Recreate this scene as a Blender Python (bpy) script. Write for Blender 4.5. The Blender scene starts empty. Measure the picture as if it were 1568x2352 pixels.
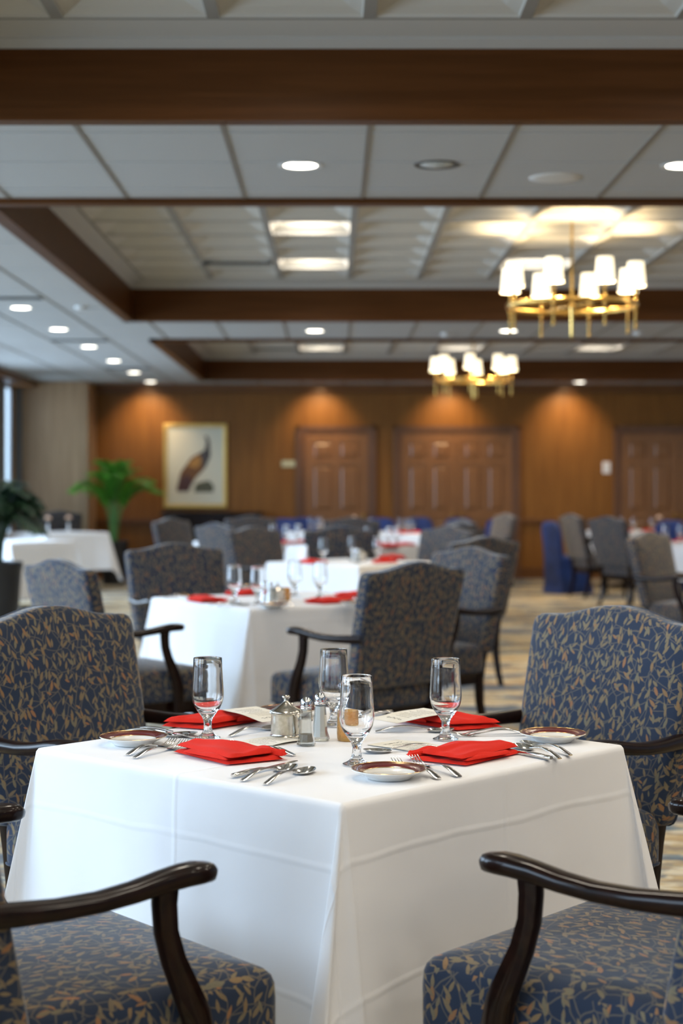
import bpy, bmesh, math, random
from mathutils import Vector, Matrix
PI = math.pi
sc = bpy.context.scene
COL = sc.collection

# ------------------------------------------------------------------ camera
CAM_Z, F = 1.35, 3700.0          # eye height, focal length in pixels of a 1568x2352 frame
cam_d = bpy.data.cameras.new('camera')
cam = bpy.data.objects.new('camera', cam_d); COL.objects.link(cam); sc.camera = cam
cam.location = (0, 0, CAM_Z); cam.rotation_euler = (PI/2, 0, 0)
cam_d.sensor_fit = 'VERTICAL'; cam_d.sensor_height = 36.0; cam_d.lens = F/2352*36
cam_d.shift_x = 18/2352; cam_d.shift_y = -58/2352
cam_d.clip_start = 0.05; cam_d.clip_end = 200
cam_d.dof.use_dof = True; cam_d.dof.focus_distance = 3.55; cam_d.dof.aperture_fstop = 2.9
cam_d.dof.aperture_blades = 0

# ------------------------------------------------------------------ view, world, daylight
sc.view_settings.view_transform = 'Standard'; sc.view_settings.look = 'None'
sc.view_settings.gamma = 1.0; sc.view_settings.use_curve_mapping = False
sc.view_settings.exposure = 0.0
try:
    sc.cycles.use_denoising = True
    sc.cycles.caustics_reflective = False
    sc.cycles.sample_clamp_indirect = 6.0
    sc.cycles.blur_glossy = 1.0
except Exception:
    pass
world = bpy.data.worlds.new('world'); sc.world = world; world.use_nodes = True
world.node_tree.nodes['Background'].inputs[0].default_value = (0.60, 0.80, 1.0, 1)
world.node_tree.nodes['Background'].inputs[1].default_value = 2.2

DAY_COL, DAY_W = (0.64, 0.81, 1.0), 132.0
SPOT_COL, SPOT_W = (1.0, 0.86, 0.72), 24.0
WASH_COL, WASH_W = (1.0, 0.68, 0.36), 52.0
CHAND_COL, CHAND_W = (1.0, 0.76, 0.44), 21.0
def area_light(name, loc, rot, sx, sy, power, color, spread=PI):
    d = bpy.data.lights.new(name, 'AREA'); d.shape = 'RECTANGLE'; d.size = sx; d.size_y = sy
    d.energy = power; d.color = color; d.spread = spread
    o = bpy.data.objects.new(name, d); COL.objects.link(o); o.location = loc; o.rotation_euler = rot
    return o
# daylight through the window wall on the left (window bays listed as y0, y1)
BAYS = [(-3.2, -0.8), (-0.2, 2.2), (2.8, 5.2), (5.8, 8.2), (8.8, 11.2), (11.8, 14.2), (14.8, 17.2), (17.8, 20.2), (21.95, 22.50)]
for y0, y1 in BAYS:
    area_light('window_daylight', (-5.05, (y0+y1)/2, 1.85), (0, -math.radians(68), 0), 2.3, y1-y0, DAY_W*(y1-y0)/2.4, DAY_COL, math.radians(150))

# ------------------------------------------------------------------ material helpers
class NT:
    def __init__(s, name):
        s.m = bpy.data.materials.new(name); s.m.use_nodes = True
        s.t = s.m.node_tree; s.n = s.t.nodes; s.b = s.n['Principled BSDF']
    def new(s, typ, **kw):
        n = s.n.new(typ)
        for k, v in kw.items(): setattr(n, k, v)
        return n
    def link(s, a, b): s.t.links.new(a, b)
    def val(s, sock, v):
        if isinstance(v, bpy.types.NodeSocket): s.link(v, sock)
        else: sock.default_value = v
    def math(s, op, a, b=0.0, c=0.0):
        n = s.new('ShaderNodeMath', operation=op)
        s.val(n.inputs[0], a); s.val(n.inputs[1], b); s.val(n.inputs[2], c)
        return n.outputs[0]
    def mix(s, f, a, b, typ='MIX'):
        n = s.new('ShaderNodeMix', data_type='RGBA', blend_type=typ)
        s.val(n.inputs[0], f); s.val(n.inputs[6], a); s.val(n.inputs[7], b)
        return n.outputs[2]
    def smooth(s, x, lo, hi, a=0.0, b=1.0):
        n = s.new('ShaderNodeMapRange', interpolation_type='SMOOTHSTEP')
        s.val(n.inputs[0], x); n.inputs[1].default_value = lo; n.inputs[2].default_value = hi
        n.inputs[3].default_value = a; n.inputs[4].default_value = b
        return n.outputs[0]
    def mapping(s, vec, scale=(1,1,1), loc=(0,0,0), rot=(0,0,0)):
        n = s.new('ShaderNodeMapping'); s.link(vec, n.inputs[0])
        n.inputs[1].default_value = loc; n.inputs[2].default_value = rot; n.inputs[3].default_value = scale
        return n.outputs[0]
    def noise(s, vec, scale, detail=2, rough=0.5, out=0):
        n = s.new('ShaderNodeTexNoise'); s.link(vec, n.inputs['Vector'])
        n.inputs['Scale'].default_value = scale; n.inputs['Detail'].default_value = detail
        n.inputs['Roughness'].default_value = rough
        return n.outputs[out]
    def ramp(s, x, stops):
        n = s.new('ShaderNodeValToRGB'); s.link(x, n.inputs[0]); cr = n.color_ramp
        while len(cr.elements) < len(stops): cr.elements.new(0.5)
        for e, (p, c) in zip(cr.elements, stops): e.position = p; e.color = (*c, 1)
        return n.outputs[0]
    def bump(s, h, strength=0.3, dist=0.01):
        n = s.new('ShaderNodeBump'); n.inputs['Strength'].default_value = strength
        n.inputs['Distance'].default_value = dist; s.link(h, n.inputs['Height'])
        s.link(n.outputs[0], s.b.inputs['Normal'])
    def coord(s, which='Object'):
        n = s.new('ShaderNodeTexCoord'); return n.outputs[which]
    def set(s, **kw):
        names = dict(color='Base Color', rough='Roughness', metal='Metallic', ior='IOR', trans='Transmission Weight',
                     sheen='Sheen Weight', sheenr='Sheen Roughness', coat='Coat Weight', coatr='Coat Roughness',
                     emis='Emission Color', emist='Emission Strength', spec='Specular IOR Level', sss='Subsurface Weight')
        for k, v in kw.items():
            if isinstance(v, tuple) and len(v) == 3: v = (*v, 1)
            s.val(s.b.inputs[names[k]], v)
        return s
def simple(name, color, rough=0.5, **kw): return NT(name).set(color=color, rough=rough, **kw).m

# ---- chair fabric: leafy sprigs woven on navy
def fabric_material():
    g = NT('leaf_fabric'); uv = g.mapping(g.coord('UV'), (1.22, 1.22, 1))
    base = (0.021, 0.033, 0.062); total = None
    warp = g.noise(uv, 9.0, 2, 0.5, 1)
    wv = g.new('ShaderNodeVectorMath', operation='SCALE'); 
    sub = g.new('ShaderNodeVectorMath', operation='SUBTRACT'); g.link(warp, sub.inputs[0]); sub.inputs[1].default_value = (.5,.5,.5)
    g.link(sub.outputs[0], wv.inputs[0]); wv.inputs[3].default_value = 0.05
    add = g.new('ShaderNodeVectorMath', operation='ADD'); g.link(uv, add.inputs[0]); g.link(wv.outputs[0], add.inputs[1])
    wuv = add.outputs[0]
    def vines(vec, sc_, loc, width):
        m_ = g.mapping(vec, (sc_, sc_, 1), loc)
        v = g.new('ShaderNodeTexVoronoi', voronoi_dimensions='2D', feature='DISTANCE_TO_EDGE')
        g.link(m_, v.inputs['Vector']); v.inputs['Scale'].default_value = 1.0
        return g.smooth(v.outputs['Distance'], width*.6, width, 1, 0)
    stem = g.math('MAXIMUM', vines(wuv, 13, (0, 0, 0), .030), vines(wuv, 17, (3.3, 1.7, 0), .034))
    leaves = None; rnd = None
    for k, (s_, loc, l, w, ang0, spread, keep) in enumerate([
            (25.0, (0.0, 0.0, 0),   .50, .172, 0.25, 1.5, 1.0), (22.0, (5.3, 2.1, 0), .48, .145, -0.35, 1.6, 0.85),
            (34.0, (1.3, 7.7, 0), .47, .165, 0.0, 2.4, 0.32)]):
        m_ = g.mapping(uv, (s_, s_, 1), loc)
        v = g.new('ShaderNodeTexVoronoi', voronoi_dimensions='2D', feature='F1')
        g.link(m_, v.inputs['Vector']); v.inputs['Scale'].default_value = 1.0; v.inputs['Randomness'].default_value = 0.75
        d = g.new('ShaderNodeVectorMath', operation='SUBTRACT'); g.link(m_, d.inputs[0]); g.link(v.outputs['Position'], d.inputs[1])
        sep = g.new('ShaderNodeSeparateColor'); g.link(v.outputs['Color'], sep.inputs[0])
        ang = g.math('MULTIPLY_ADD', sep.outputs[0], spread, ang0 - spread/2)
        r = g.new('ShaderNodeVectorRotate', rotation_type='Z_AXIS'); g.link(d.outputs[0], r.inputs['Vector']); g.link(ang, r.inputs['Angle'])
        xy = g.new('ShaderNodeSeparateXYZ'); g.link(r.outputs[0], xy.inputs[0])
        sz = g.math('MULTIPLY_ADD', sep.outputs[1], .35, .72)
        yn = g.math('DIVIDE', xy.outputs[1], g.math('MULTIPLY', sz, l))
        xn = g.math('ABSOLUTE', g.math('DIVIDE', xy.outputs[0], g.math('MULTIPLY', sz, w)))
        # pointed at the tip, rounder at the stalk
        edge = g.math('SUBTRACT', 1.0, g.math('MULTIPLY', yn, yn))
        edge = g.math('MULTIPLY', edge, g.math('MULTIPLY_ADD', yn, -.25, .95))
        msk = g.smooth(g.math('SUBTRACT', edge, xn), 0.0, 0.22)
        msk = g.math('MULTIPLY', msk, g.math('LESS_THAN', sep.outputs[2], keep))
        if leaves is None: leaves, rnd = msk, sep.outputs[1]
        else:
            rnd = g.math('ADD', g.math('MULTIPLY', rnd, g.math('SUBTRACT', 1.0, msk)), g.math('MULTIPLY', sep.outputs[0], msk))
            leaves = g.math('MAXIMUM', leaves, msk)
    lc = g.ramp(rnd, [(0.0, (.17, .13, .082)), (.35, (.21, .15, .080)), (.6, (.16, .145, .098)), (.85, (.24, .145, .065)), (1.0, (.30, .13, .055))])
    mott = g.noise(uv, 260, 2, .6)
    lc = g.mix(g.smooth(mott, .3, .7, 0, .35), lc, (.11, .095, .07, 1))
    bc = g.mix(g.smooth(g.noise(uv, 700, 1), .35, .65, 0, .35), (*base, 1), (.015, .022, .040, 1))
    c = g.mix(g.math('MULTIPLY', stem, .7), bc, (.13, .11, .085, 1))
    c = g.mix(leaves, c, lc)
    g.set(color=c, rough=0.85, sheen=0.36, sheenr=0.4, spec=0.2)
    g.bump(g.math('ADD', g.math('MULTIPLY', g.noise(uv, 900, 1), .5), g.math('MULTIPLY', leaves, .35)), .25, .0012)
    return g.m

def wood_material(name, c1, c2, rough, scale=(40, 40, 2.5), coat=0.0, bstr=.05, spec=.5):
    g = NT(name); co = g.coord('Object')
    n1 = g.noise(g.mapping(co, scale), 1.0, 5, .6)
    n2 = g.noise(co, .8, 2, .5)
    c = g.mix(g.smooth(n1, .3, .7), (*c1, 1), (*c2, 1))
    c = g.mix(g.smooth(n2, .35, .7, 0, .25), c, (c1[0]*.6, c1[1]*.6, c1[2]*.6, 1))
    g.set(color=c, rough=rough, coat=coat, coatr=.06, spec=spec); g.bump(n1, bstr, .002)
    return g.m

def carpet_material():
    g = NT('patterned_carpet'); co = g.coord('Object')
    w = g.noise(g.mapping(co, (.9, 1.1, 1)), 1.6, 3, .55, 1)
    a = g.new('ShaderNodeVectorMath', operation='MULTIPLY_ADD')
    g.link(w, a.inputs[0]); a.inputs[1].default_value = (.5, .22, 0); g.link(co, a.inputs[2])
    v = a.outputs[0]
    n = g.noise(g.mapping(v, (.8, 2.6, 1)), 1.5, 5, .66)
    n2 = g.noise(g.mapping(v, (.8, 2.4, 1), (7, 3, 0)), 1.25, 5, .66)
    n3 = g.noise(g.mapping(v, (2.2, 9, 1), (1, 9, 0)), 2.0, 4, .65)
    c = g.ramp(n, [(.36, (.46, .26, .06)), (.45, (.60, .42, .17)), (.50, (.80, .70, .48)), (.55, (.56, .38, .14)), (.64, (.36, .29, .15))])
    c = g.mix(g.smooth(n2, .495, .54, 0, .92), c, (.07, .13, .16, 1))
    c = g.mix(g.smooth(n2, .55, .59, 0, .9), c, (.018, .045, .085, 1))
    c = g.mix(g.smooth(n3, .50, .55, 0, .6), c, (.16, .09, .045, 1))
    c = g.mix(g.smooth(n3, .30, .40, .35, 0), c, (.50, .47, .38, 1))
    pile = g.noise(co, 420, 2, .7)
    c = g.mix(g.smooth(pile, .3, .7, 0, .3), c, (.1, .09, .07, 1))
    g.set(color=c, rough=.95, sheen=.2, spec=.15); g.bump(pile, .5, .004)
    return g.m

def linen_material():
    g = NT('white_table_linen'); uv = g.coord('UV')
    xy = g.new('ShaderNodeSeparateXYZ'); g.link(uv, xy.inputs[0]); u, v = xy.outputs[0], xy.outputs[1]
    wob = g.noise(uv, 3.0, 2); wob = g.math('MULTIPLY_ADD', wob, .03, -.015)
    def crease(x, x0):
        d = g.math('ABSOLUTE', g.math('ADD', g.math('SUBTRACT', x, x0), wob))
        return g.smooth(d, 0.0, .011, 1, 0)
    h = None
    for x, x0 in ((u, 0.02), (v, -0.01), (u, -.60), (v, -.585), (u, .59), (v, .55), (u, -.86), (v, -.84)):
        c = crease(x, x0); h = c if h is None else g.math('ADD', h, c)
    weave = g.noise(uv, 1400, 1); soft = g.noise(uv, 5, 3, .55)
    ht = g.math('ADD', g.math('MULTIPLY', h, .42), g.math('MULTIPLY', weave, .04)); ht = g.math('ADD', ht, g.math('MULTIPLY', soft, 1.6))
    g.set(color=(.86, .86, .87), rough=.82, sheen=.15, spec=.2); g.bump(ht, .55, .0045)
    return g.m

M = {}
M['fabric'] = fabric_material()
M['dark_wood'] = wood_material('dark_polished_wood', (.006, .002, .0012), (.014, .0045, .0025), .28, (30, 30, 30), coat=.28, bstr=.01, spec=.12)
M['wall_wood'] = wood_material('brown_wall_panelling', (.205, .082, .015), (.275, .118, .024), .45, (26, 26, 1.2), spec=.3)
M['beam_wood'] = wood_material('dark_brown_beam_wood', (.075, .026, .006), (.105, .038, .010), .42, (1.2, 26, 26), spec=.1)
M['trim_wood'] = wood_material('brown_trim_wood', (.15, .060, .018), (.20, .085, .026), .36, (3, 26, 26), spec=.35)
M['door_wood'] = wood_material('brown_door_wood', (.21, .095, .036), (.28, .13, .052), .33, (30, 30, 1.5))
M['frame_wood'] = wood_material('door_casing_wood', (.13, .06, .03), (.18, .085, .042), .3, (30, 30, 1.5))
M['pier_wood'] = wood_material('tan_pier_panelling', (.36, .225, .12), (.46, .30, .17), .5, (16, 16, 1.0))
M['carpet'] = carpet_material()
M['linen'] = linen_material()
def bumped(name, color, rough, scale, strength=.3, dist=.002, var=None, **kw):
    g = NT(name); n = g.noise(g.coord('Object'), scale, 3, .6)
    c = (*color, 1)
    if var: c = g.mix(g.smooth(n, .35, .65), c, (*var, 1))
    g.set(color=c, rough=rough, **kw); g.bump(n, strength, dist)
    return g.m
M['tile'] = bumped('ceiling_tile', (.43, .435, .43), .9, 240, .4, .002, (.39, .395, .39))
M['tbar'] = simple('tile_grid_bar', (.19, .17, .145), .6)
M['tbar_pale'] = simple('pale_grid_bar', (.43, .44, .44), .6)
M['coffer'] = bumped('coffer_plaster', (.52, .505, .46), .75, 60, .1, .002)
M['rib'] = simple('shaded_grey_coffer_rib', (.27, .26, .24), .7)  # shade on the ribs put into a darker grey than the pans
M['cornice'] = simple('pale_cornice_paint', (.46, .45, .42), .6)
M['red'] = bumped('red_napkin_cloth', (.72, .030, .016), .85, 900, .25, .001, (.62, .022, .012), sheen=.04, spec=.1)
M['glass'] = simple('clear_glass', (1, 1, 1), .0, trans=1.0, ior=1.47)
def thin_glass(name, tint, refl):
    g = NT(name); fr = g.new('ShaderNodeLayerWeight'); fr.inputs[0].default_value = .5
    tr = g.new('ShaderNodeBsdfTransparent'); tr.inputs[0].default_value = (*tint, 1)
    gl = g.new('ShaderNodeBsdfGlossy'); gl.inputs['Roughness'].default_value = .02
    mx = g.new('ShaderNodeMixShader'); g.link(g.math('MULTIPLY_ADD', g.math('POWER', fr.outputs['Facing'], 2.6), refl*.6, .03*refl), mx.inputs[0])
    g.link(tr.outputs[0], mx.inputs[1]); g.link(gl.outputs[0], mx.inputs[2])
    g.link(mx.outputs[0], g.n['Material Output'].inputs[0]); return g.m
M['window_glass'] = thin_glass('window_glass', (.96, .98, 1), .35)
M['shaker_glass'] = thin_glass('shaker_glass', (.90, .92, .91), 2.6)
M['silver'] = bumped('polished_steel', (.70, .69, .67), .13, 90, .02, .001, metal=1.0)
M['pewter'] = bumped('worn_silver_plate', (.66, .63, .57), .2, 60, .12, .001, (.52, .49, .42), metal=1.0)
M['brass'] = simple('brass', (.78, .50, .15), .22, metal=1.0)
M['gold'] = bumped('gold_frame_leaf', (.92, .66, .22), .35, 80, .3, .002, (.62, .38, .1), metal=.8)
M['gold_line'] = simple('gold_rim', (.85, .60, .25), .2, metal=1.0)
M['porcelain'] = simple('white_porcelain', (.83, .82, .78), .12, coat=.5)
M['maroon'] = simple('maroon_plate_band', (.13, .012, .014), .15, coat=.5)
M['amber'] = bumped('amber_bubble_glass', (.95, .60, .20), .08, 140, .9, .003, trans=.75, ior=1.4)
M['salt'] = bumped('white_salt', (.85, .85, .83), .9, 900, .4)
M['pepper'] = bumped('ground_pepper', (.20, .16, .11), .9, 1500, .4, .001, (.42, .37, .30))
M['chrome'] = simple('chrome_cap', (.8, .8, .8), .08, metal=1.0)
M['card'] = bumped('cream_menu_card', (.80, .75, .63), .7, 10, .02, .001, (.83, .80, .72))
M['ink'] = simple('brown_black_ink', (.05, .04, .035), .7)
M['white_paper'] = simple('white_card', (.85, .86, .87), .6)
M['blue_cover'] = bumped('royal_blue_stretch_cover', (.008, .042, .22), .6, 6, .2, .004, (.005, .026, .14), sheen=.08)
M['lens'] = simple('lit_lamp_lens', (1, 1, 1), .5, emis=(1.0, .93, .78), emist=9.0)
M['diffuser'] = simple('lit_diffuser_panel', (1, 1, 1), .5, emis=(1.0, .88, .70), emist=3.2)
M['unlit_lens'] = simple('unlit_lamp_lens', (.42, .47, .47), .25)
M['white_metal'] = simple('white_painted_metal', (.62, .63, .62), .4)
M['black_metal'] = simple('black_metal', (.02, .022, .024), .5)
M['plain_wall'] = simple('cool_bounce_wall', (.47, .52, .60), .8)  # unseen walls, cool tint invented to keep the bounce light neutral
M['vent'] = simple('dark_vent_slot', (.03, .035, .035), .6)
M['leaf'] = bumped('palm_leaf_green', (.06, .27, .02), .45, 14, .2, .002, (.13, .42, .04), spec=.4)
M['dark_leaf'] = bumped('dark_fern_green', (.012, .035, .014), .5, 14, .2, .002, (.02, .055, .02))
M['pot'] = simple('black_glazed_pot', (.012, .012, .014), .4)
M['soil'] = bumped('potting_soil', (.02, .014, .01), 1, 60)
M['grey_metal'] = simple('grey_window_metal', (.14, .16, .18), .4)
M['petal'] = simple('peach_petal', (.85, .58, .42), .6)
M['stem'] = simple('green_stem', (.1, .25, .06), .6)
def shade_material():
    g = NT('lit_fabric_shade'); z = g.new('ShaderNodeSeparateXYZ'); 
    g.set(color=(.85, .80, .68), rough=.8, emis=(1.0, .84, .56), emist=1.7); return g.m
M['shade'] = shade_material()

# ------------------------------------------------------------------ mesh helpers
class MB:
    def __init__(s): s.v, s.f, s.mi, s.uv = [], [], [], {}
    def add(s, vs, fs, mi=0, uvs=None):
        o = len(s.v); s.v += [tuple(v) for v in vs]
        for k, f in enumerate(fs):
            if uvs: s.uv[len(s.f)] = uvs[k]
            s.f.append([i+o for i in f]); s.mi.append(mi)
        return s
    def box(s, x0, x1, y0, y1, z0, z1, mi=0):
        vs = [(x, y, z) for z in (z0, z1) for y in (y0, y1) for x in (x0, x1)]
        return s.add(vs, [(0,2,3,1), (4,5,7,6), (0,1,5,4), (2,6,7,3), (0,4,6,2), (1,3,7,5)], mi)
    def frustum(s, x0, x1, z0, z1, yb, yf, inset, mi=0):     # raised panel on an xz plane, facing -y
        a = [(x0, yb, z0), (x1, yb, z0), (x1, yb, z1), (x0, yb, z1)]
        b = [(x0+inset, yf, z0+inset), (x1-inset, yf, z0+inset), (x1-inset, yf, z1-inset), (x0+inset, yf, z1-inset)]
        return s.add(a+b, [(0,1,5,4), (1,2,6,5), (2,3,7,6), (3,0,4,7), (4,5,6,7)], mi)
    def loft(s, rings, mi=0, cap0=True, cap1=True, closed=True, uvf=None):
        n = len(rings[0]); vs = [p for r in rings for p in r]; fs = []; 
        for i in range(len(rings)-1):
            for j in range(n if closed else n-1):
                k = (j+1) % n; fs.append((i*n+j, i*n+k, (i+1)*n+k, (i+1)*n+j))
        if cap0: fs.append(tuple(range(n))[::-1])
        if cap1: fs.append(tuple(range((len(rings)-1)*n, len(rings)*n)))
        return s.add(vs, fs, mi, [uvf(i, f) for i, f in enumerate(fs)] if uvf else None)
    def lathe(s, prof, n=32, c=(0,0,0), mi=0, cap0=False, cap1=False, fn=None):
        rings = []
        for r, z in prof:
            rings.append([(c[0]+(fn(r, z, 2*PI*k/n) if fn else r)*math.cos(2*PI*k/n),
                           c[1]+(fn(r, z, 2*PI*k/n) if fn else r)*math.sin(2*PI*k/n), c[2]+z) for k in range(n)])
        return s.loft(rings, mi, cap0, cap1)
    def sweep(s, pts, ws, hs, n=12, up=(0,0,1), mi=0, power=4.0):  # superelliptic section swept on a path
        pts = [Vector(p) for p in pts]; rings = []
        for i, p in enumerate(pts):
            t = (pts[min(i+1, len(pts)-1)] - pts[max(i-1, 0)]).normalized()
            lat = t.cross(Vector(up)); 
            if lat.length < 1e-4: lat = t.cross(Vector((1, 0, 0)))
            lat.normalize(); u = lat.cross(t)
            w = ws[i] if isinstance(ws, (list, tuple)) else ws; h = hs[i] if isinstance(hs, (list, tuple)) else hs
            ring = []
            for k in range(n):
                a = 2*PI*(k+.5)/n; ca, sa = math.cos(a), math.sin(a)
                q = (abs(ca)**power + abs(sa)**power)**(-1/power)
                ring.append(tuple(p + lat*(ca*q*w/2) + u*(sa*q*h/2)))
            rings.append(ring)
        return s.loft(rings, mi)
    def tube(s, pts, r, n=8, mi=0): 
        return s.sweep(pts, [2*x for x in r] if isinstance(r, (list, tuple)) else 2*r, [2*x for x in r] if isinstance(r, (list, tuple)) else 2*r, n, mi=mi, power=2.0)
    def grid(s, fn, nu, nv, mi=0, uvf=None):
        vs = [fn(i/nu, j/nv) for i in range(nu+1) for j in range(nv+1)]; w = nv+1
        fs = [(i*w+j, (i+1)*w+j, (i+1)*w+j+1, i*w+j+1) for i in range(nu) for j in range(nv)]
        uvs = None
        if uvf:
            q = [uvf(i/nu, j/nv) for i in range(nu+1) for j in range(nv+1)]
            uvs = [[q[k] for k in f] for f in fs]
        return s.add(vs, fs, mi, uvs)
    def xform(s, mat):
        s.v = [tuple(mat @ Vector(v)) for v in s.v]; return s
    def build(s, name, mats, parent=None, smooth=None, bevel=0, flip=True):
        me = bpy.data.meshes.new(name); me.from_pydata(s.v, [], s.f)
        if s.uv:
            uvl = me.uv_layers.new(name='UVMap')
            for i, p in enumerate(me.polygons):
                q = s.uv.get(i)
                if q:
                    for l, c in zip(p.loop_indices, q): uvl.data[l].uv = c
        for m in (mats if isinstance(mats, (list, tuple)) else [mats]): me.materials.append(m)
        for p, mi in zip(me.polygons, s.mi): p.material_index = mi
        bm = bmesh.new(); bm.from_mesh(me)
        if flip: bmesh.ops.recalc_face_normals(bm, faces=bm.faces)
        if bevel:
            ed = [e for e in bm.edges if len(e.link_faces) == 2 and e.calc_face_angle(0) > .5]
            bmesh.ops.bevel(bm, geom=ed, offset=bevel, segments=2, profile=.6, affect='EDGES', clamp_overlap=True)
        bm.to_mesh(me); bm.free()
        if smooth is not None:
            me.polygons.foreach_set('use_smooth', [True]*len(me.polygons))
            me.set_sharp_from_angle(angle=math.radians(smooth))
        me.update()
        o = bpy.data.objects.new(name, me); COL.objects.link(o)
        if parent: o.parent = parent
        return o

def tag(o, label, cat, group=None):
    o['label'] = label; o['category'] = cat
    if group: o['group'] = group
    return o
def empty(name, loc=(0,0,0), rz=0.0):
    o = bpy.data.objects.new(name, None); COL.objects.link(o); o.location = loc; o.rotation_euler = (0, 0, rz)
    o.empty_display_size = .1
    return o
def thing(name, label, cat, loc=(0,0,0), rz=0.0, group=None): return tag(empty(name, loc, rz), label, cat, group)
def structure(o): o['kind'] = 'structure'; return o
def copy_tree(o, parent=None):
    c = o.copy(); COL.objects.link(c); c.parent = parent
    for ch in list(o.children): copy_tree(ch, c)
    return c
USED = set()
def place(proto, loc, rz, label, cat=None, group=None):
    """the first call moves the prototype itself; later calls copy it with its parts"""
    if proto.name in USED: o = copy_tree(proto)
    else: USED.add(proto.name); o = proto
    o.location = loc; o.rotation_euler = (0, 0, rz); o['label'] = label
    if cat: o['category'] = cat
    if group: o['group'] = group
    return o
def spotlight(parent, loc, power, color, angle=120, blend=.9, size=.06, rot=(0,0,0)):
    d = bpy.data.lights.new('lamp_light', 'SPOT'); d.energy = power; d.color = color
    d.spot_size = math.radians(angle); d.spot_blend = blend; d.shadow_soft_size = size
    o = bpy.data.objects.new('lamp_light', d); COL.objects.link(o); o.parent = parent; o.location = loc; o.rotation_euler = rot
    return o
def head(dx, dy): return math.atan2(-dx, dy)         # turn so that local +y looks along (dx, dy)

# ------------------------------------------------------------------ room shell
XL, XR, YB, YF, ZC = -4.5, 8.0, -3.6, 23.7, 2.85
structure(MB().box(XL-.2, XR+.2, YB-.2, YF+.2, -.1, 0).build('floor', M['carpet']))
structure(MB().box(XL-.2, XR+.2, YF, YF+.15, 0, 3.5).build('wall_back', M['wall_wood']))
structure(MB().box(XL-.2, XR+.2, YB-.15, YB, 0, 3.5).build('wall_front', M['plain_wall']))
structure(MB().box(XR, XR+.15, YB, YF, 0, 3.5).build('wall_right', M['plain_wall']))
# window wall on the left: sill, head and piers around the bays
wl = MB(); WZ0, WZ1, WT = .40, 2.74, .03
wl.box(XL-WT, XL, YB, YF, 0, WZ0).box(XL-WT, XL, YB, YF, WZ1, 3.5)
prev = YB
for y0, y1 in BAYS[:-1]:
    wl.box(XL-WT, XL, prev, y0, WZ0, WZ1); prev = y1
wl.box(XL-WT, XL, prev, 21.95, WZ0, WZ1).box(XL-WT, XL, 22.50, YF, WZ0, WZ1)
structure(wl.build('wall_left', M['pier_wood']))
for k, (y0, y1) in enumerate(BAYS):
    w = structure(empty('window_%d' % (k+1), (XL-.015, (y0+y1)/2, WZ0)))
    h, L = WZ1-WZ0, y1-y0
    fr = MB(); t = .025; d_ = .014
    fr.box(-d_, d_, -L/2, -L/2+t, 0, h).box(-d_, d_, L/2-t, L/2, 0, h).box(-d_, d_, -L/2, L/2, 0, t).box(-d_, d_, -L/2, L/2, h-t, h)
    if L > 1: fr.box(-d_, d_, -t/2, t/2, t, h-t)
    fr.build('window_frame', M['grey_metal'], w)
    MB().box(-.004, .004, -L/2+t, L/2-t, t, h-t).build('window_pane', M['window_glass'], w)
structure(MB().box(XL, -4.2, YB, 22.9, 2.752, ZC).build('trim_1', M['trim_wood'], bevel=.01))
structure(MB().box(XL, -3.49, 22.9, YF, 0, ZC).build('wall_pier', M['pier_wood'], bevel=.01))
structure(MB().box(XL+.001, XL+.03, 21.2, 21.96, .3, 2.75).build('trim_2', M['grey_metal']))
structure(MB().box(XL, XL+.07, 22.82, 22.899, 0, 2.75).build('trim_3', M['grey_metal']))

# ceiling: tiled soffits around three coffered trays
TX0, TX1 = -1.87, 5.75
TRAYS = [(-3.2, 6.55, 6.31), (8.37, 14.39, 14.16), (16.3, 22.4, 22.16)]     # near edge, far edge, y of last coffer line
ce = MB(); zt = ZC+.02
ce.box(XL-.2, TX0, YB, YF, ZC, zt).box(TX1, XR, YB, YF, ZC, zt)
prev = YB
for a, b, _ in TRAYS: ce.box(TX0, TX1, prev, a, ZC, zt); prev = b
ce.box(TX0, TX1, prev, YF, ZC, zt)
def inside_tray(x, y): return TX0-.001 < x < TX1+.001 and any(a-.001 < y < b+.001 for a, b, _ in TRAYS)
def bar_y(x, y0, y1, mi): ce.box(x-.010, x+.010, y0, y1, ZC-.004, ZC+.001, mi)
def bar_x(y, x0, x1, mi): ce.box(x0, x1, y-.006, y+.006, ZC-.003, ZC+.001, mi)
x = .147-.61*7
while x < XR:
    if TX0 < x < TX1:
        prev = YB
        for a, b, _ in TRAYS: bar_y(x, prev, a, 1); prev = b
        bar_y(x, prev, YF, 1)
    elif x > -4.2: bar_y(x, YB, YF, 1)
    x += .61
for k in range(-9, 14):
    y = 7.44+1.22*k
    if y < YB or y > YF: continue
    bar_x(y, -4.2, TX0, 2); bar_x(y, TX1, XR, 2)
    if not inside_tray(0, y): bar_x(y, TX0, TX1, 2)
bar_x(8.10, TX0, TX1, 2); bar_x(6.82, TX0, TX1, 2)
structure(ce.build('ceiling', [M['tile'], M['tbar'], M['tbar_pale']]))
TRIMN = [10]
def trim(mb, mat, **kw):
    TRIMN[0] += 1; return structure(mb.build('trim_%d' % TRIMN[0], mat, **kw))
ZT, ZK = 3.11, 3.18         # top of the wood fascia, face of the coffers
LIT = {(0, 1): 1}
COFFER_LIGHTS = []
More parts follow.
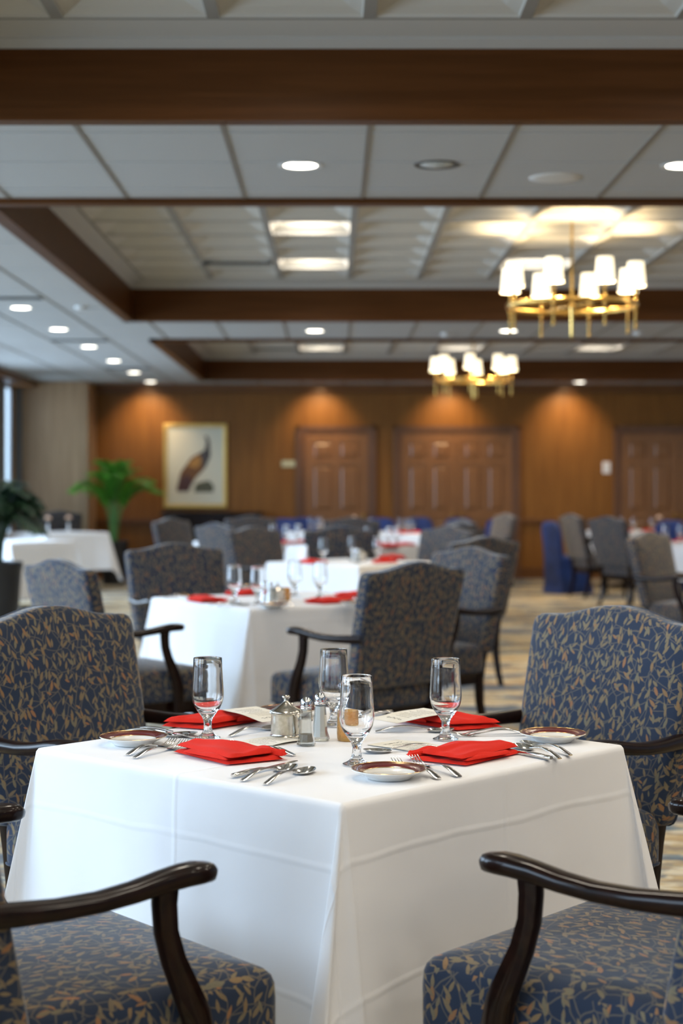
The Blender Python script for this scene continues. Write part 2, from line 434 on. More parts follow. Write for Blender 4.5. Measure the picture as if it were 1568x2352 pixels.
for ti, (a, b, yl) in enumerate(TRAYS):
    for (x0, x1, y0, y1, ax) in ((TX0, TX0+.09, a, b, 'y'), (TX1-.09, TX1, a, b, 'y'), (TX0, TX1, a, a+.09, 'x'), (TX0, TX1, b-.09, b, 'x')):
        mb = MB()
        mb.box(x0, x1, y0, y1, ZC-.03, ZC+.022)                         # hanging bottom moulding
        ins = .07
        if ax == 'y':
            f0, f1 = (x0+ins, x1) if x0 < 0 else (x0, x1-ins)
            mb2 = (x0-.05, f1, y0, y1) if x0 < 0 else (f0, x1+.05, y0, y1)
            mb.box(*( (x0, x0+.078, y0, y1) if x0 < 0 else (x1-.078, x1, y0, y1) ), ZC+.0225, ZT)
            mb.box(*( (x0, x0+.084, y0, y1) if x0 < 0 else (x1-.084, x1, y0, y1) ), ZC+.022, ZC+.055)
        else:
            near = y0 == a
            mb.box(x0, x1, *( (y0, y0+.078) if near else (y1-.078, y1) ), ZC+.0225, ZT)
            mb.box(x0, x1, *( (y0, y0+.084) if near else (y1-.084, y1) ), ZC+.022, ZC+.055)
        trim(mb, M['beam_wood'])
    # pale cornice and coffers
    ix0, ix1 = TX0+.078, TX1-.078; iy0, iy1 = a+.078, b-.078
    gx0, gx1 = .14-.61*3, .14+.61*9
    ny = int((yl - iy0 - .08)/.61); gy0 = yl-.61*ny
    co = MB()
    o4 = [(ix0, iy0), (ix1, iy0), (ix1, iy1), (ix0, iy1)]; i4 = [(gx0, gy0), (gx1, gy0), (gx1, yl), (gx0, yl)]
    m4 = [(p[0]*.72+q[0]*.28, p[1]*.72+q[1]*.28) for p, q in zip(o4, i4)]
    r1 = [(x, y, ZT) for x, y in o4]; r2 = [(x, y, ZT+.028) for x, y in m4]; r3 = [(x, y, ZT+.036) for x, y in m4]; r4 = [(x, y, ZK) for x, y in i4]
    co.loft([r1, r2, r3, r4], 1, False, False)
    for cx in range(12):
        for cy in range(ny):
            x0, y0 = gx0+.61*cx, gy0+.61*cy; x1, y1 = x0+.61, y0+.61; c0 = (x0+x1)/2, (y0+y1)/2
            def sq(h, z): return [(c0[0]-h, c0[1]-h, z), (c0[0]+h, c0[1]-h, z), (c0[0]+h, c0[1]+h, z), (c0[0]-h, c0[1]+h, z)]
            lit = (cx-4) % 3 == 0 and False
            X, Yc = c0
            is_lit = (cx-2) % 3 == 0 and (ny-1-cy) % 3 == 1
            if any(abs(X-1.70) < .35 and abs(Yc-q) < .35 for q in (2.8, 11.5, 19.6)): is_lit = False
            if is_lit: COFFER_LIGHTS.append((X, Yc, ti))
            hh = [.055, .12, .14] if is_lit else [.03, .058, .066]
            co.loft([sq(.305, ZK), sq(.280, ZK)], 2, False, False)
            co.loft([sq(.280, ZK), sq(.274, ZK+.012), sq(.225, ZK+hh[0]), sq(.18, ZK+hh[1]), sq(.155, ZK+hh[2])], 0, False, True)
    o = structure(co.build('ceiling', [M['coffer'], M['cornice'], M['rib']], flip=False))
structure(MB().box(XL, XR, YB, YF, 3.45, 3.5).build('ceiling', M['tile']))

# back wall trim
trim(MB().box(-3.49, XR, 23.58, YF, 2.752, ZC).box(-3.49, XR, 23.64, YF, 2.72, 2.752), M['trim_wood'], bevel=.008)
def wall_runs(x0, x1, gaps):
    out = []; p = x0
    for g0, g1 in gaps: out.append((p, g0)); p = g1
    out.append((p, x1)); return out
DOORS = [(-.43, .51, 1), (1.00, 2.62, 2), (4.23, 5.9, 2)]
CAS = .115
gaps = [(d[0]-CAS, d[1]+CAS) for d in DOORS]
cr, bb = MB(), MB()
for x0, x1 in wall_runs(-3.49, XR, gaps):
    cr.box(x0, x1, 23.655, YF, .82, .885).box(x0, x1, 23.672, YF, .79, .82)
    bb.box(x0, x1, 23.67, YF, 0, .13).box(x0, x1, 23.66, YF, .13, .155)
trim(cr, M['trim_wood'], bevel=.006)
structure(bb.build('baseboard_back', M['trim_wood'], bevel=.006))
DH = 2.13
for k, (x0, x1, nleaf) in enumerate(DOORS):
    d = structure(empty('door_%d' % (k+1), ((x0+x1)/2, YF, 0))); W = x1-x0; hw = W/2
    fr = MB()
    for s in (-1, 1):
        a, b = sorted((s*hw, s*(hw+CAS))); fr.box(a, b, -.045, .0, 0, DH+CAS)
        a, b = sorted((s*(hw+CAS*.55), s*(hw+CAS))); fr.box(a, b, -.062, -.045, 0, DH+CAS)
    fr.box(-hw, hw, -.045, 0, DH, DH+CAS).box(-hw-CAS, hw+CAS, -.062, -.045, DH+CAS*.5, DH+CAS)
    fr.build('door_frame', M['frame_wood'], d, bevel=.006)
    lw = W/nleaf
    for j in range(nleaf):
        lf = MB(); a = -hw+lw*j+.004; b = a+lw-.008
        st = .115 if nleaf == 1 else .10; cm = (a+b)/2
        lf.box(a, b, -.012, -.002, .01, DH-.005)
        for s0, s1 in ((a, a+st), (b-st, b), (cm-.045, cm+.045)): lf.box(s0, s1, -.030, -.012, .01, DH-.005)
        rails = [(.01, .22), (.86, 1.0), (1.66, 1.76), (DH-.12, DH-.005)]
        for z0, z1 in rails: lf.box(a+st, b-st, -.0295, -.012, z0, z1)
        for z0, z1 in ((.22, .86), (1.0, 1.66), (1.76, DH-.12)):
            for p0, p1 in ((a+st, cm-.045), (cm+.045, b-st)): lf.frustum(p0+.018, p1-.018, z0+.018, z1-.018, -.012, -.028, .035)
        l = lf.build('door_leaf', M['door_wood'], d)
        kx = (b-.06) if (nleaf == 1 or j == 0) else (a+.06)
        MB().lathe([(.0, 0), (.028, .0), (.028, .006), (.010, .010), (.010, .03), (.026, .036), (.03, .05), (.022, .062), (0, .066)], 16).xform(Matrix.Translation((kx, -.030, .93)) @ Matrix.Rotation(PI/2, 4, 'X')).build('door_knob', M['brass'], l, smooth=40)

# ------------------------------------------------------------------ ceiling fittings
def make_downlight():
    r = thing('recessed_downlight', '', 'ceiling light')
    MB().lathe([(.078, -.001), (.096, -.004), (.104, -.003), (.104, .001)], 36).build('trim_ring', M['white_metal'], r, smooth=50)
    MB().lathe([(.0, -.003), (.05, -.0035), (.079, -.002)], 36).build('lamp_lens', M['lens'], r, smooth=60)
    spotlight(r, (0, 0, -.02), SPOT_W, SPOT_COL, 135, .8, .07)
    return r
dl = make_downlight()
for k, y in enumerate((13.50, 15.35, 17.25, 19.2, 21.15, 23.03)):
    nm = ['nearest', 'second', 'third', 'fourth', 'fifth', 'farthest'][k]
    place(dl, (-2.62, y, ZC), 0, 'round lit recessed downlight in the left aisle ceiling, %s of the row of six' % nm, group='downlights along the left aisle')
place(dl, (-.155, 7.52, ZC), 0, 'large bright round recessed downlight in the nearest strip of ceiling tiles', group='downlights between the trays')
place(dl, (1.63, 7.52, ZC), 0, 'round recessed downlight cut by the right picture edge in the nearest tile strip', group='downlights between the trays')
place(dl, (-.18, 15.5, ZC), 0, 'round lit downlight in the second tile strip, left of the near chandelier', group='downlights between the trays')
place(dl, (1.68, 15.5, ZC), 0, 'round lit downlight in the second tile strip just below the near chandelier', group='downlights between the trays')
place(dl, (3.52, 23.10, ZC), 0, 'lit downlight by the back wall right of the far chandelier', group='downlights by the back wall')
# light that the same kind of fitting throws in the bays outside the frame
for (x, y, wh) in ((3.4, 7.5, 'right of the frame over the nearest strip'), (5.2, 7.5, 'far right of the frame over the nearest strip'), (-2.62, 7.9, 'left of the frame beside the front table'), (-2.62, 4.2, 'left of the frame above the front left chair'), (-2.62, 11.6, 'left of the frame just before the aisle row'), (-2.62, 1.0, 'beside the camera over the left aisle'), (6.7, 4, 'over the right aisle near the camera'), (6.7, 10, 'over the right aisle further on')):
    place(dl, (x, y, ZC), 0, 'round recessed downlight out of view, '+wh, group='downlights beyond the frame')
def washer(x, label):
    r = thing('wall_washer', label, 'ceiling light', (x, 23.12, ZC))
    MB().lathe([(.05, .0), (.096, -.004), (.104, -.003), (.104, .001)], 32).build('trim_ring', M['black_metal'], r, smooth=50)
    spotlight(r, (0, .05, -.03), WASH_W, WASH_COL, 100, 1.0, .04, (math.radians(38), 0, 0))
washer(-2.72, 'dark recessed wall washer above the framed picture')
washer(-.2, 'dark recessed wall washer above the single panelled door')
washer(1.68, 'dark recessed wall washer above the double panelled doors')
washer(3.40, 'dark recessed wall washer above the bare wall right of the double doors')
o = thing('unlit_downlight', 'unlit round recessed fitting in the nearest strip of tiles', 'ceiling light', (.48, 7.5, ZC))
MB().lathe([(.078, -.001), (.096, -.006), (.106, -.004), (.106, .001)], 36).build('trim_ring', M['black_metal'], o, smooth=50)
MB().lathe([(.0, -.012), (.05, -.009), (.079, -.002)], 36).build('lamp_lens', M['unlit_lens'], o, smooth=60)
o = thing('ceiling_speaker', 'round pale ceiling speaker grille right of the unlit fitting', 'speaker', (1.075, 7.82, ZC))
MB().lathe([(.0, -.006), (.09, -.006), (.125, -.003), (.13, .001)], 36).build('grille', M['white_metal'], o, smooth=50)
def make_vent():
    r = thing('ceiling_vent', '', 'air vent')
    MB().box(-.30, .30, -.075, .075, -.004, .001).build('vent_frame', M['white_metal'], r)
    m = MB()
    for k in range(4): m.box(-.285, .285, -.066+.034*k, -.038+.034*k, -.014, -.0035)
    m.build('vent_slot', M['vent'], r); return r
vt = make_vent()
for k, (x, y, z, lb) in enumerate([(-2.6, 12.75, ZC, 'dark slotted air vent beside the nearest aisle downlight'), (-2.6, 16.45, ZC, 'dark slotted air vent between the second and third aisle downlights'),
        (-2.6, 20.3, ZC, 'dark slotted air vent behind the fourth aisle downlight'), (-.79, 13.15, ZK, 'dark slotted air vent in the white coffers of the near tray'), (-.79, 21.3, ZK, 'dark slotted air vent in the white coffers of the far tray')]):
    place(vt, (x, y, z), 0, lb, group='slotted ceiling vents')
o = thing('smoke_detector', 'small round pale smoke detector in the left aisle ceiling', 'smoke detector', (-2.1, 13.4, ZC))
MB().lathe([(0, -.03), (.03, -.03), (.05, -.02), (.055, .001)], 24).build('housing', M['white_metal'], o, smooth=40)
for (x, y, lb) in ((1.10, 15.75, 'small pale sprinkler head in the second tile strip'), (2.95, 15.6, 'small blue-grey detector right of the near chandelier')):
    o = thing('ceiling_sensor', lb, 'ceiling sensor', (x, y, ZC)); MB().lathe([(0, -.035), (.03, -.034), (.05, -.015), (.055, .001)], 20).build('housing', M['white_metal'], o, smooth=40)
def make_coffer_light():
    r = thing('coffer_light', '', 'ceiling light')
    MB().box(-.148, .148, -.148, .148, .128, .1395).build('diffuser', M['diffuser'], r)
    m = MB(); 
    for s in (-1, 1): m.box(-.158, .158, s*.153-.006, s*.153+.006, .122, .1395); m.box(s*.153-.006, s*.153+.006, -.147, .147, .122, .1395)
    m.build('light_frame', M['white_metal'], r)
    d = bpy.data.lights.new('panel_light', 'AREA'); d.shape = 'SQUARE'; d.size = .28; d.energy = 12.5; d.color = (1, .90, .76)
    l = bpy.data.objects.new('panel_light', d); COL.objects.link(l); l.parent = r; l.location = (0, 0, .124)
    return r
cl = make_coffer_light()
for k, (x, y, ti) in enumerate(COFFER_LIGHTS):  # nearest-tray panels are out of view, kept only to light the front table
    nn_ = len([1 for q in COFFER_LIGHTS[:k] if q[2] == ti and abs(q[0]-x) < .1])+1
    lb = 'square lit coffer light, %s column of the %s tray, %s from the camera end' % ({-.165: 'left', 1.665: 'middle', 3.495: 'right', 5.325: 'outermost right'}.get(round(x, 3), 'side'), ('nearest', 'middle', 'farthest')[ti], ('', 'first', 'second', 'third', 'fourth', 'fifth', 'sixth')[nn_])
    place(cl, (x, y, ZK), 0, lb, group='lit coffer panels')

def make_chandelier():
    r = thing('chandelier', '', 'chandelier')          # origin: ring centre
    MB().tube([(0, 0, -.225), (0, 0, .66)], .010, 12).lathe([(0, .655), (.055, .66), (.06, .68), (0, .70)], 24).build('ceiling_rod', M['brass'], r, smooth=40)
    MB().lathe([(0, -.235), (.008, -.225), (.011, -.20), (.012, -.03), (.022, 0), (.012, .03), (0, .035)], 20).build('hub', M['brass'], r, smooth=50)
    m = MB(); n = 72
    for z in (0,): 
        rings = [[((.46+.012*math.cos(b))*math.cos(a), (.46+.012*math.cos(b))*math.sin(a), z+.017*math.sin(b)) for b in [2*PI*j/8 for j in range(8)]] for a in [2*PI*i/n for i in range(n+1)]]
        m.loft(rings, 0, False, False)
    m.build('ring', M['brass'], r, smooth=60)
    m = MB()
    for k in range(2):
        a = PI/2*k+PI/8-.03; m.tube([(-.46*math.cos(a), -.46*math.sin(a), 0), (.46*math.cos(a), .46*math.sin(a), 0)], .005, 8)
    m.build('spokes', M['brass'], r, smooth=60)
    for k in range(8):
        a = PI/8-.03+PI/4*k; c = (.46*math.cos(a), .46*math.sin(a))
        am = MB().tube([(*c, -.165), (*c, .11)], .0105, 10).lathe([(0, -.185), (.012, -.175), (.012, -.16), (0, -.15)], 12, (*c, 0))
        for z in (-.024, .024): am.lathe([(0, -.012), (.013, -.007), (.016, 0), (.013, .007), (0, .012)], 14, (*c, z))
        ao = am.build('candle_arm', M['brass'], r, smooth=50)
        MB().lathe([(.072, .118), (.071, .119), (.056, .288), (.055, .288), (.070, .118)], 32, (*c, 0)).build('lamp_shade', M['shade'], ao, smooth=60)
        d = bpy.data.lights.new('bulb_light', 'POINT'); d.energy = CHAND_W; d.color = CHAND_COL; d.shadow_soft_size = .025
        l = bpy.data.objects.new('bulb_light', d); COL.objects.link(l); l.parent = r; l.location = (*c, .22)
    return r
ch = make_chandelier()
place(ch, (1.70, 11.5, 2.64), 0, 'near brass ring chandelier with eight glowing cream shades', group='brass ring chandeliers')
place(ch, (1.70, 19.6, 2.64), .25, 'smaller looking far brass ring chandelier in front of the back wall', group='brass ring chandeliers')

# ------------------------------------------------------------------ armchair
def rounded(pts, r, seg=6):
    out = []; n = len(pts)
    for i in range(n):
        p, a, b = Vector(pts[i]), Vector(pts[i-1]), Vector(pts[(i+1) % n])
        u, v = (a-p).normalized(), (b-p).normalized(); q0, q1 = p+u*r, p+v*r
        for k in range(seg+1):
            t = k/seg; out.append(tuple(q0*(1-t)**2 + p*2*t*(1-t) + q1*t*t))
    return out
def densify(pts, step):
    out = []; n = len(pts)
    for i in range(n):
        a, b = Vector(pts[i]), Vector(pts[(i+1) % n]); m = max(1, int((b-a).length/step))
        out += [tuple(a.lerp(b, k/m)) for k in range(m)]
    return out
def perim(pts):
    s = [0]; n = len(pts)
    for i in range(n): s.append(s[-1] + (Vector(pts[(i+1) % n])-Vector(pts[i])).length)
    return s
def make_armchair():
    r = thing('dining_armchair', '', 'chair')
    # seat cushion
    ol = densify(rounded([(-.270, -.235), (.270, -.235), (.308, .270), (-.308, .270)], .035), .05); n = len(ol); ps = perim(ol)
    prof = [(z_+.018, s_) for z_, s_ in [(.345, .965), (.350, .985), (.362, .998), (.40, 1.0), (.44, 1.0), (.462, .995), (.475, .98), (.484, .95), (.492, .88), (.499, .72), (.503, .5), (.505, .25)]]
    rings = [[(x*s, .015+(y-.015)*s, z) for x, y in ol] for z, s in prof]
    ctr = (0, .015, .506)
    sb = MB()
    def uvf(i, f):
        if i < n*(len(prof)-1):
            row, j = divmod(i, n)
            if row < 6:
                z0, z1 = prof[row][0], prof[row+1][0]; return [(ps[j], z0), (ps[j+1], z0), (ps[j+1], z1), (ps[j], z1)]
        return [(rings[k//n][k % n][0]+3, rings[k//n][k % n][1]) for k in f]
    sb.loft(rings, 0, True, True, True, uvf)
    sb.build('seat', M['fabric'], r, smooth=50)
    MB().loft([[(x*1.002, y*1.002, .370+.006*math.sin(a)) for x, y in ol] for a in (0,)] + [[(x*1.010, .015+(y-.015)*1.012, .374) for x, y in ol]] + [[(x*1.002, y*1.002, .378) for x, y in ol]], 0, False, False).build('welt', M['fabric'], r, smooth=60)
    # dark frame below the seat
    fb = MB(); fo = rounded([(-.255, -.225), (.255, -.225), (.293, .257), (-.293, .257)], .02, 3)
    fb.loft([[(x*s, .015+(y-.015)*s, z) for x, y in fo] for z, s in ((.300, .975), (.305, .99), (.363, .99), (.364, .98))]).build('seat_frame', M['dark_wood'], r, smooth=40)
    # back pad with a humped top
    def top(x): 
        t = abs(x)/.305; return .530 + .038*(.5+.5*math.cos(PI*min(1, t/.80))) 
    out = [(-.235, 0), (.235, 0)]
    out += [(.285*(1-k/14)-0*(k/14), None) for k in range(0)]
    xs = [.308 - .616*k/28 for k in range(29)]
    poly = [(-.284, .0), (.284, .0), (.300, .30)] + [(x, top(x)) for x in xs] + [(-.300, .30)]
    # round the shoulders and the lower corners
    def round_poly(poly):
        pts = densify(poly, .018); v = [Vector(p) for p in pts]
        for _ in range(3):
            v = [v[i]*.5 + (v[i-1]+v[(i+1) % len(v)])*.25 if (abs(v[i].x) > .255 or v[i].y < .03) else v[i] for i in range(len(v))]
        return [tuple(p) for p in v]
    ol = round_poly(poly); n = len(ol); ps = perim(ol); cy = .28
    prof = [(0, .2), (.0, .6), (.001, .93), (.004, .975), (.011, .993), (.020, 1.0), (.060, 1.0), (.069, .99), (.076, .965), (.081, .92), (.089, .75), (.095, .45), (.096, .2)]
    rec = math.radians(13)
    def bp(x, w, d): return (x, -.185 - w*math.sin(rec) - (.096-d)*math.cos(rec), .470 + w*math.cos(rec) - (.096-d)*math.sin(rec)*.3)
    rings = [[bp(x*s, cy+(w-cy)*s, d) for x, w in ol] for d, s in prof]
    def uvb(i, f):
        if i < n*(len(prof)-1):
            row, j = divmod(i, n)
            if 3 <= row <= 6:
                d0, d1 = prof[row][0], prof[row+1][0]; return [(ps[j], d0+7), (ps[j+1], d0+7), (ps[j+1], d1+7), (ps[j], d1+7)]
        q = []
        for k in f:
            s = prof[k//n][1]; x, w = ol[k % n]; q.append((x*s + (5 if k//n < 5 else 0), cy+(w-cy)*s))
        return q
    bk = MB().loft(rings, 0, True, True, True, uvb).build('backrest', M['fabric'], r, smooth=55)
    MB().loft([[bp(x*s, cy+(w-cy)*s, d) for x, w in ol] for d, s in ((.010, .990), (.013, 1.006), (.018, 1.006), (.021, .995))], 0, False, False,).build('piping', M['fabric'], bk, smooth=60)
    for s in (-1, 1):
        # arm rail
        P = [(.285, -.325, .692), (.298, -.25, .688), (.308, -.18, .686), (.316, -.11, .688), (.322, -.05, .695), (.325, .005, .704), (.325, .045, .708), (.323, .075, .708), (.321, .098, .706), (.320, .110, .703)]
        W = [.036, .038, .042, .046, .046, .044, .052, .058, .050, .026]; H = [.040, .038, .034, .032, .033, .036, .037, .036, .032, .018]
        MB().sweep([(s*x, y, z) for x, y, z in P], W, H, 16, power=3.2).build('armrest', M['dark_wood'], r, smooth=55)
        P = [(.323, .012, .700), (.323, .010, .665), (.322, .014, .62), (.320, .030, .57), (.318, .054, .52), (.316, .078, .47), (.314, .090, .42), (.311, .092, .36), (.308, .090, .305)]
        W = [.046, .042, .040, .042, .048, .054, .056, .054, .050]
        MB().sweep([(s*x, y, z) for x, y, z in P], W, .030, 12, up=(s, 0, 0), power=4).build('arm_post', M['dark_wood'], r, smooth=55)
        P = [(.268, .225, .31), (.268, .227, .22), (.266, .227, .10), (.264, .225, .0)]
        MB().sweep([(s*x, y, z) for x, y, z in P], [.052, .046, .036, .030], [.052, .046, .036, .030], 12, up=(0, 1, 0), power=5).build('leg', M['dark_wood'], r, smooth=55)
        P = [(.238, -.255, .50), (.240, -.232, .42), (.240, -.215, .32), (.238, -.222, .20), (.234, -.252, .08), (.232, -.282, .0)]
        MB().sweep([(s*x, y, z) for x, y, z in P], [.036, .040, .042, .038, .034, .030], [.040, .044, .046, .040, .034, .030], 12, up=(0, 1, 0), power=5).build('leg', M['dark_wood'], r, smooth=55)
    return r
chair = make_armchair()
def put_chair(x, y, dx, dy, label, group=None): place(chair, (x, y, 0), head(dx, dy), label, 'chair', group)
G1 = 'armchairs around the front table'
put_chair(-.494, 2.88, .763, .647, 'dark leaf-patterned armchair at the front left, cut by the picture edge', G1)
put_chair(.553, 2.945, -.75, .66, 'dark leaf-patterned armchair at the front right, cut by the picture edge', G1)
put_chair(-.51, 4.255, .80, -.60, 'brown leaf-patterned armchair with humped back behind the front table, left', G1)
put_chair(.505, 4.255, -.80, -.60, 'armchair with blue leaf fabric lit by the windows behind the front table, right', G1)
G2 = 'armchairs around the second table'
put_chair(.11, 7.36, -.68, .73, 'dark armchair seen from behind at the right of the second table', G2)
put_chair(.46, 8.66, -.82, -.57, 'blue-grey armchair at the second table, half behind the dark one', G2)
put_chair(-.76, 9.18, .50, -.86, 'grey-brown armchair on the far side of the second table', G2)
put_chair(-.97, 7.58, .80, .60, 'pale blue armchair at the second table with its arm toward the cloth', G2)
G3 = 'armchairs around the third table'
put_chair(-.40, 13.2, .76, -.65, 'brown armchair leaning left beside the third table', G3)
put_chair(.02, 13.95, -.10, 1, 'dark green-grey armchair seen from behind past the third table', G3)
put_chair(.70, 13.35, -.75, -.66, 'light grey armchair on the right of the third table', G3)
put_chair(.78, 11.0, -.62, .78, 'dark armchair back poking up behind the blue-grey one', G3)
G4 = 'armchairs around the far left tables'
put_chair(-.80, 14.95, .80, .60, 'blue-lit armchair back left of the third table', G4)
put_chair(-1.42, 16.9, .85, -.50, 'narrow brown armchair left of the blue-lit one by the sideboard', G4)
put_chair(-.85, 18.3, .30, -.95, 'brown armchair facing the camera behind the blue-lit one', G4)
put_chair(.20, 17.25, 0, -1, 'grey-brown armchair top behind the dark green-grey one', G4)
G5 = 'armchairs around the far middle tables'
put_chair(.98, 16.4, -.9, -.35, 'pale grey armchair back before the double doors', G5)
put_chair(.86, 14.4, -.65, .76, 'dark armchair top wedged between two pale grey backs', G5)
put_chair(1.80, 19.95, -.95, -.3, 'slim pale armchair seen edge-on before the double doors', G5)
G6 = 'armchairs in the right-hand group'
put_chair(3.35, 18.1, .85, .5, 'blue-grey armchair seen from behind in the right-hand group', G6)
put_chair(3.25, 19.8, .95, .25, 'brown slanting armchair between the blue cover and the blue-grey chair', G6)
put_chair(2.62, 11.75, .80, -.60, 'brown armchair nearest us in the right-hand group', G6)
put_chair(4.55, 19.6, -.4, -.9, 'brown armchair cut by the right picture edge behind a table', G6)
put_chair(-3.72, 21.95, .2, -1, 'grey armchair behind the small white table by the window', 'armchairs by the window')

# ------------------------------------------------------------------ banquet chair under a blue stretch cover
def make_cover():
    r = MB()
    def rr(hx, hy, cx, cy, z, rad=.05): return [(cx+x, cy+y, z) for x, y in densify(rounded([(-hx, -hy), (hx, -hy), (hx, hy), (-hx, hy)], rad, 4), .5)]
    secs = [(.245, .255, 0, 0, .0), (.225, .235, 0, 0, .12), (.205, .215, 0, .0, .28), (.205, .22, 0, .0, .40), (.215, .23, 0, .0, .455), (.20, .215, 0, .0, .475), (.12, .12, 0, 0, .482)]
    r.loft([rr(*s) for s in secs], 0, True, True)
    bs = [(.21, .045, 0, -.19, .10), (.20, .04, 0, -.20, .40), (.205, .035, 0, -.215, .60), (.21, .033, 0, -.235, .76), (.195, .032, 0, -.248, .85), (.15, .028, 0, -.253, .895), (.08, .02, 0, -.255, .91)]
    r.loft([rr(*s, rad=.02) for s in bs], 0, True, True)
    # scalloped skirt arches are drawn in as dark gaps between the stretched feet
    o = r.build('covered_banquet_chair', M['blue_cover'], None, smooth=50); tag(o, '', 'chair'); return o
cov = make_cover()
for x, y, dx, dy, lb in ((2.98, 20.5, .9, .35, 'royal blue covered banquet chair left of the right-hand group'),
        (-.66, 22.3, .1, -1, 'royal blue covered chair far left, beyond the goblets'), (-.42, 22.9, 0, -1, 'royal blue covered chair against the single door'),
        (.62, 22.7, -.2, -1, 'navy covered chair right of the pale flower on the far table'), (1.78, 22.7, 0, -1, 'royal blue covered chair top against the double doors'),
        (1.96, 21.7, -.9, -.4, 'bright blue covered chair leaning beside the slim pale armchair'), (1.20, 23.05, -.1, -1, 'royal blue covered chair behind the far middle table'),
        (4.42, 20.9, .0, -1, 'navy covered chair under the peach flower at the right')):
    place(cov, (x, y, 0), head(dx, dy), lb, 'chair', 'royal blue covered banquet chairs')

# ------------------------------------------------------------------ tables under white cloths
TZ = .755
def cloth_mesh(side, hang, seed, nseg=70, nd=46, amp=.010, name='tablecloth', wide=None):
    rnd = random.Random(seed); a = side/2; R = .012
    ph = [rnd.uniform(0, 6.28) for _ in range(12)]; mb = MB()
    # flat top
    N = 8
    mb.grid(lambda u, v: (-a+R+u*(2*a-2*R), -a+R+v*(2*a-2*R), TZ), N, N, 0, lambda u, v: (-a+R+u*(2*a-2*R), -a+R+v*(2*a-2*R)))
    # skirt: ring coordinate runs round the four sides and four corner fans
    ring = []                    # (kind, side index, t)
    ns, nc = nseg, 26
    for s in range(4):
        for k in range(ns): ring.append((0, s, k/ns))
        for k in range(nc): ring.append((1, s, k/nc))
    dirs = [(0, -1), (1, 0), (0, 1), (-1, 0)]          # outward normal of each side
    tang = [(1, 0), (0, 1), (-1, 0), (0, -1)]
    sw = [rnd.choice((-1, 1)) for _ in range(4)]
    if seed == 1: sw = [1, 1, -1, 1]
    rows = []; uvr = []
    for j in range(nd+1):
        d = hang*(j/nd)**1.15; row, uv = [], []
        for kind, s, t in ring:
            nx, ny = dirs[s]; tx, ty = tang[s]
            if kind == 0:
                p = -a + R + t*(2*a-2*R); dd = d
                bx, by = nx*(a-R)+tx*p, ny*(a-R)+ty*p
                # rounded edge, then a nearly straight fall with shallow folds
                arc = R*PI/2
                if dd < arc: ang = dd/R; off, z = R*math.sin(ang), R*(1-math.cos(ang))
                else: off, z = R, R+(dd-arc)
                fall = max(0, dd-arc); g = fall/hang
                e = abs(p)/a
                w = math.sin(p*17+ph[s])*.5+math.sin(p*31+ph[s+4])*.35+math.sin(p*8+ph[s+8])*.6
                off += amp*g*w*(1-.3*e) + .020*g + .075*g*max(0, e-.55)**1.4*2.4
                z = z - .01*g
                row.append((bx+nx*off, by+ny*off, max(.006, TZ-z))); 
                q = a-R+dd; uv.append((nx*q+tx*p, ny*q+ty*p))
            else:
                n2x, n2y = dirs[(s+1) % 4]; th = t*PI/2
                L = min(hang*1.30, hang/max(math.cos(th), math.sin(th))); dd = L*(j/nd)**1.15
                cx, cy = (a-R)*(nx+tx), (a-R)*(ny+ty)
                arc = R*PI/2
                if dd < arc: ang = dd/R; off, z = R*math.sin(ang), R*(1-math.cos(ang))
                else: off, z = R, R+(dd-arc)
                fall = max(0, dd-arc); g = fall/hang
                ux, uy = nx*math.cos(th)+n2x*math.sin(th), ny*math.cos(th)+n2y*math.sin(th)
                base = .020*g + .075*g*(.45**1.4)*2.4
                x0, y0 = cx+ux*off, cy+uy*off
                x0 += (nx*math.cos(th)**1.0+n2x*math.sin(th)**1.0)*base; y0 += (ny*math.cos(th)+n2y*math.sin(th))*base
                bul = math.sin(PI*t)**1.5*fall
                gx, gy = (nx+n2x)*.7071, (ny+n2y)*.7071
                sx, sy = (-tx, -ty) if sw[s] > 0 else (dirs[s][0]*-1, dirs[s][1]*-1)
                x0 += gx*bul*.19 + sx*bul*.17; y0 += gy*bul*.19 + sy*bul*.17
                # two narrow pleats inside the fan
                pl = math.sin(t*PI*4+ph[s])*.030*g*math.sin(PI*t); x0 += tx*pl; y0 += ty*pl
                z = min(z*.985, TZ-.006)
                row.append((x0, y0, TZ-z)); q = dd
                uv.append((nx*(a-R)+tx*(a-R)+ux*dd, ny*(a-R)+ty*(a-R)+uy*dd))
        rows.append(row); uvr.append(uv)
    n = len(ring)
    mb.loft(rows, 0, False, False, True, lambda i, f: [uvr[k//n][k % n] for k in f])
    o = mb.build(name, M['linen'], None, smooth=70)
    bm = bmesh.new(); bm.from_mesh(o.data); bmesh.ops.remove_doubles(bm, verts=bm.verts, dist=.0004)
    bmesh.ops.recalc_face_normals(bm, faces=bm.faces)
    bm.to_mesh(o.data); bm.free()
    return o
def make_table(side):
    r = thing('dining_table', '', 'table'); a = side/2-.012
    MB().box(-a, a, -a, a, TZ-.035, TZ-.004).build('tabletop', M['dark_wood'], r, bevel=.004)
    MB().lathe([(0, .03), (.05, .03), (.045, .3), (.05, TZ-.04), (.14, TZ-.036), (0, TZ-.0355)], 20).build('pedestal', M['black_metal'], r, smooth=40)
    m = MB()
    for k in range(2): m.sweep([(-.30*math.cos(k*PI/2), -.30*math.sin(k*PI/2), .018), (0, 0, .034), (.30*math.cos(k*PI/2), .30*math.sin(k*PI/2), .018)], .06, .03, 10)
    m.build('foot', M['black_metal'], r, smooth=50); return r
tb = make_table(.96)
